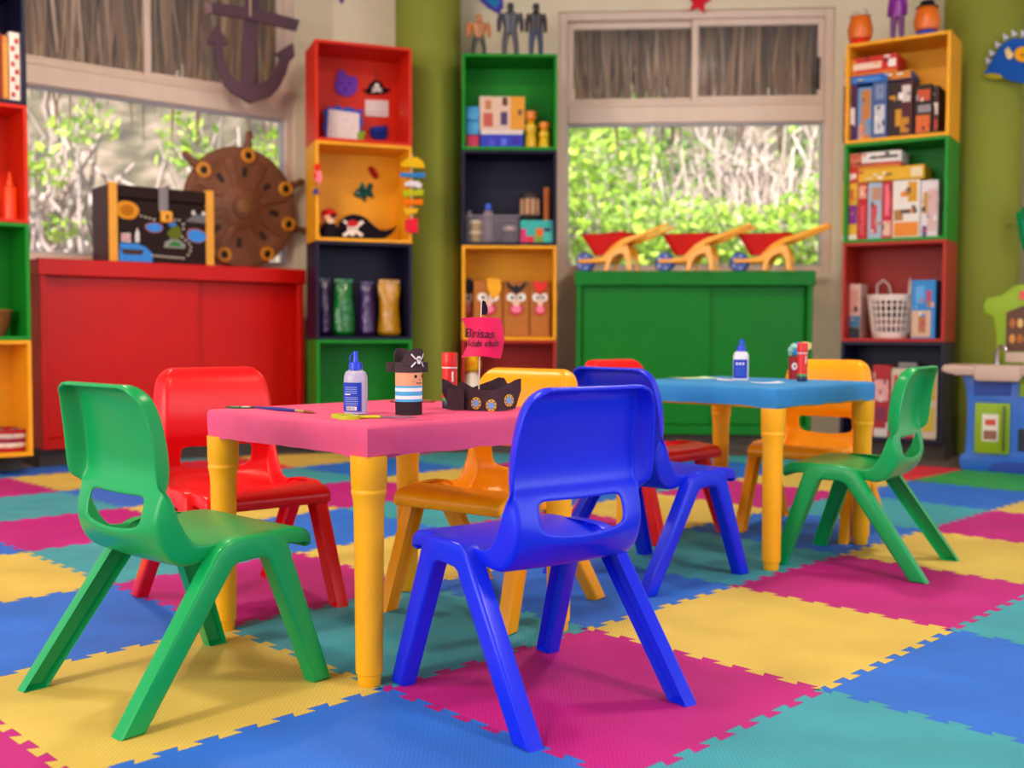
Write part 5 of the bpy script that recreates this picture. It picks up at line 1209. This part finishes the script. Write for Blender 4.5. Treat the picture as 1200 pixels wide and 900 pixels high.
def shrub(label, x, y, clouds, leafmat, stems, group, seed, size=.055, name='leafy_shrub'):
    rr = random.Random(seed); z = hill_z(x, y)
    t = thing(name, label, 'shrub', (x, y, z), 0, group)
    bm = bmesh.new()
    for (dx, dy, zc, rx, rz, n) in clouds: leaf_cloud(bm, n, dx, dy, zc - z, rx, rx * .7, rz, size, rr)
    o = bm_obj('foliage', bm, leafmat, t); o['kind'] = 'stuff'
    bm = bmesh.new()
    for k in range(stems):
        tx, ty, tz = rr.choice(clouds)[:3]
        p0 = Vector((rr.uniform(-.15, .15), rr.uniform(-.1, .1), -.1)); p2 = Vector((tx + rr.uniform(-.5, .5), ty + rr.uniform(-.3, .3), tz - z + rr.uniform(-.1, .6))); mid = (p0 + p2) / 2 + Vector((rr.uniform(-.3, .3), rr.uniform(-.2, .2), rr.uniform(0, .3)))
        a_tube(bm, [p0, mid, p2], [.03 * rr.uniform(.6, 1.4), .02, .006], 6)
    o = bm_obj('branches', bm, TWIG, t, smooth=60); o['kind'] = 'stuff'
    return t
# behind the back window
gs = 'shrubs outside the windows'
shrub('bright lime shrub behind the window end nearest the toy figures', 1.1, 10.6, [(-.5, 0, 1.7, .8, .6, 900), (.3, .1, 1.5, .8, .6, 900), (-.3, .3, 2.4, .7, .5, 600)], LEAF, 14, gs, 1)
shrub('lime shrub filling the lower middle of the wheelbarrow window', 2.2, 10.8, [(-.3, 0, 1.6, .8, .45, 900), (.5, .1, 1.5, .8, .5, 900)], LEAF, 16, gs, 2)
shrub('lime shrub behind the window end nearest the board games', 3.3, 10.7, [(0, 0, 1.7, .8, .6, 900), (.3, .3, 2.4, .5, .5, 400)], LEAF, 14, gs, 3)
shrub('mid green shrub further up the slope behind the wheelbarrow window', 1.4, 12.4, [(-.4, 0, 3.0, 1.1, .7, 900), (.6, 0, 2.4, 1.0, .6, 700)], LEAF2, 14, gs, 4)
shrub('mid green shrub high on the slope at the window latch', 4.2, 12.6, [(-.2, 0, 3.0, 1.0, .8, 800)], LEAF2, 12, gs, 5)
# tangle of bare twigs
def tangle(label, x, y, zc, w_, h_, n, seed, rad=.012):
    rr = random.Random(seed); t = thing('bare_bush', label, 'bush', (x, y, hill_z(x, y)), 0, 'bare bushes outside'); z = hill_z(x, y); bm = bmesh.new()
    for k in range(n):
        bx = rr.uniform(-w_ * .4, w_ * .4); p0 = Vector((bx, rr.uniform(-.2, .2), -.1)); pts = [p0]
        tgt = Vector((rr.uniform(-w_, w_), rr.uniform(-.3, .3), zc - z + rr.uniform(-h_, h_)))
        for f in (.3, .55, .75, .9, 1): pts.append(p0.lerp(tgt, f) + Vector((rr.gauss(0, .12), rr.gauss(0, .08), rr.gauss(0, .12))))
        r0 = rad * rr.uniform(.6, 1.8); a_tube(bm, pts, [r0 * 1.6, r0 * 1.3, r0, r0 * .8, r0 * .6, r0 * .3], 5)
    o = bm_obj('twigs', bm, TWIG, t, smooth=60); o['kind'] = 'stuff'; return t
tangle('tangle of pale bare twigs hanging over the wheelbarrow window view', 2.9, 11.2, 2.5, 1.1, .7, 150, 21, .013)
tangle('grey bare twigs low among the lime shrubs', 1.7, 11.5, 2.2, .8, .6, 70, 22, .012)
# behind the left window
tangle('pale bare trunks and branches behind the red cabinet window', -4.4, 9.4, 2.0, .9, 1.1, 70, 23, .028)
tangle('bare branches beside the treasure chest', -3.4, 9.8, 1.6, .9, .8, 60, 24, .022)
tangle('bare branches behind the ship wheel', -2.3, 10.2, 1.8, .8, .8, 50, 25, .018)
shrub('lime leaves drooping outside the wide window above the chest', -4.1, 9.0, [(-.3, 0, 2.25, .35, .25, 110), (.2, 0, 2.05, .25, .2, 70), (.55, 0, 2.4, .3, .2, 70), (.35, 0, 1.55, .2, .12, 30)], LEAF, 6, gs, 6, .05)
shrub('lime leaves drooping outside the wide window below the anchor', -2.6, 9.3, [(-.2, 0, 2.3, .3, .3, 80), (.5, 0, 2.2, .3, .25, 90), (.0, 0, 1.9, .15, .15, 25)], LEAF, 6, gs, 7, .05)
shrub('sparse shrub low behind the treasure chest', -3.6, 10.4, [(0, 0, 1.5, .6, .3, 160), (.8, .2, 1.9, .5, .3, 100)], LEAF2, 8, gs, 8)
# thatch eaves hanging outside
def thatch(label, fr, x0, x1, n, seed):
    rr = random.Random(seed); t = thing('thatch_eave', label, 'thatch', fr.w(0, .16, Z_CEIL - .03), fr.th, 'thatched eaves'); bm = bmesh.new()
    for k in range(n):
        x = rr.uniform(x0, x1); y = rr.choice((.45, .52, .6, .7)) + rr.uniform(-.04, .04); w_ = rr.uniform(.012, .04); zl = -rr.uniform(.62, .92) - (.25 if rr.random() < .04 else 0); zt_ = rr.uniform(-.02, .02)
        sw = rr.gauss(0, .05); tw = rr.uniform(-.6, .6); d = Vector((cos(tw) * w_, sin(tw) * w_, 0)) / 2
        p = [Vector((x, y, zt_)), Vector((x + sw * .4, y + .02, zl * .5)), Vector((x + sw, y + .01, zl))]
        prev = None
        for i, q in enumerate(p):
            f = (1, .85, .3)[i]; cur = (bm.verts.new(q - d * f), bm.verts.new(q + d * f))
            if prev: bm.faces.new((prev[0], prev[1], cur[1], cur[0]))
            prev = cur
    o = bm_obj('straw', bm, STRAW, t); o['kind'] = 'stuff'
    bm = bmesh.new(); a_box(bm, x0 - .2, x1 + .2, .74, .80, -.45, .02); bm_obj('roof_batten', bm, M('#3d2c22', .9), t)
thatch('brown thatch fringe hanging outside the wide window over the red cabinet', WL, -1.0, 2.1, 1500, 31)
thatch('brown thatch fringe hanging outside the window over the wheelbarrows', WB, -.6, 2.6, 1500, 32)
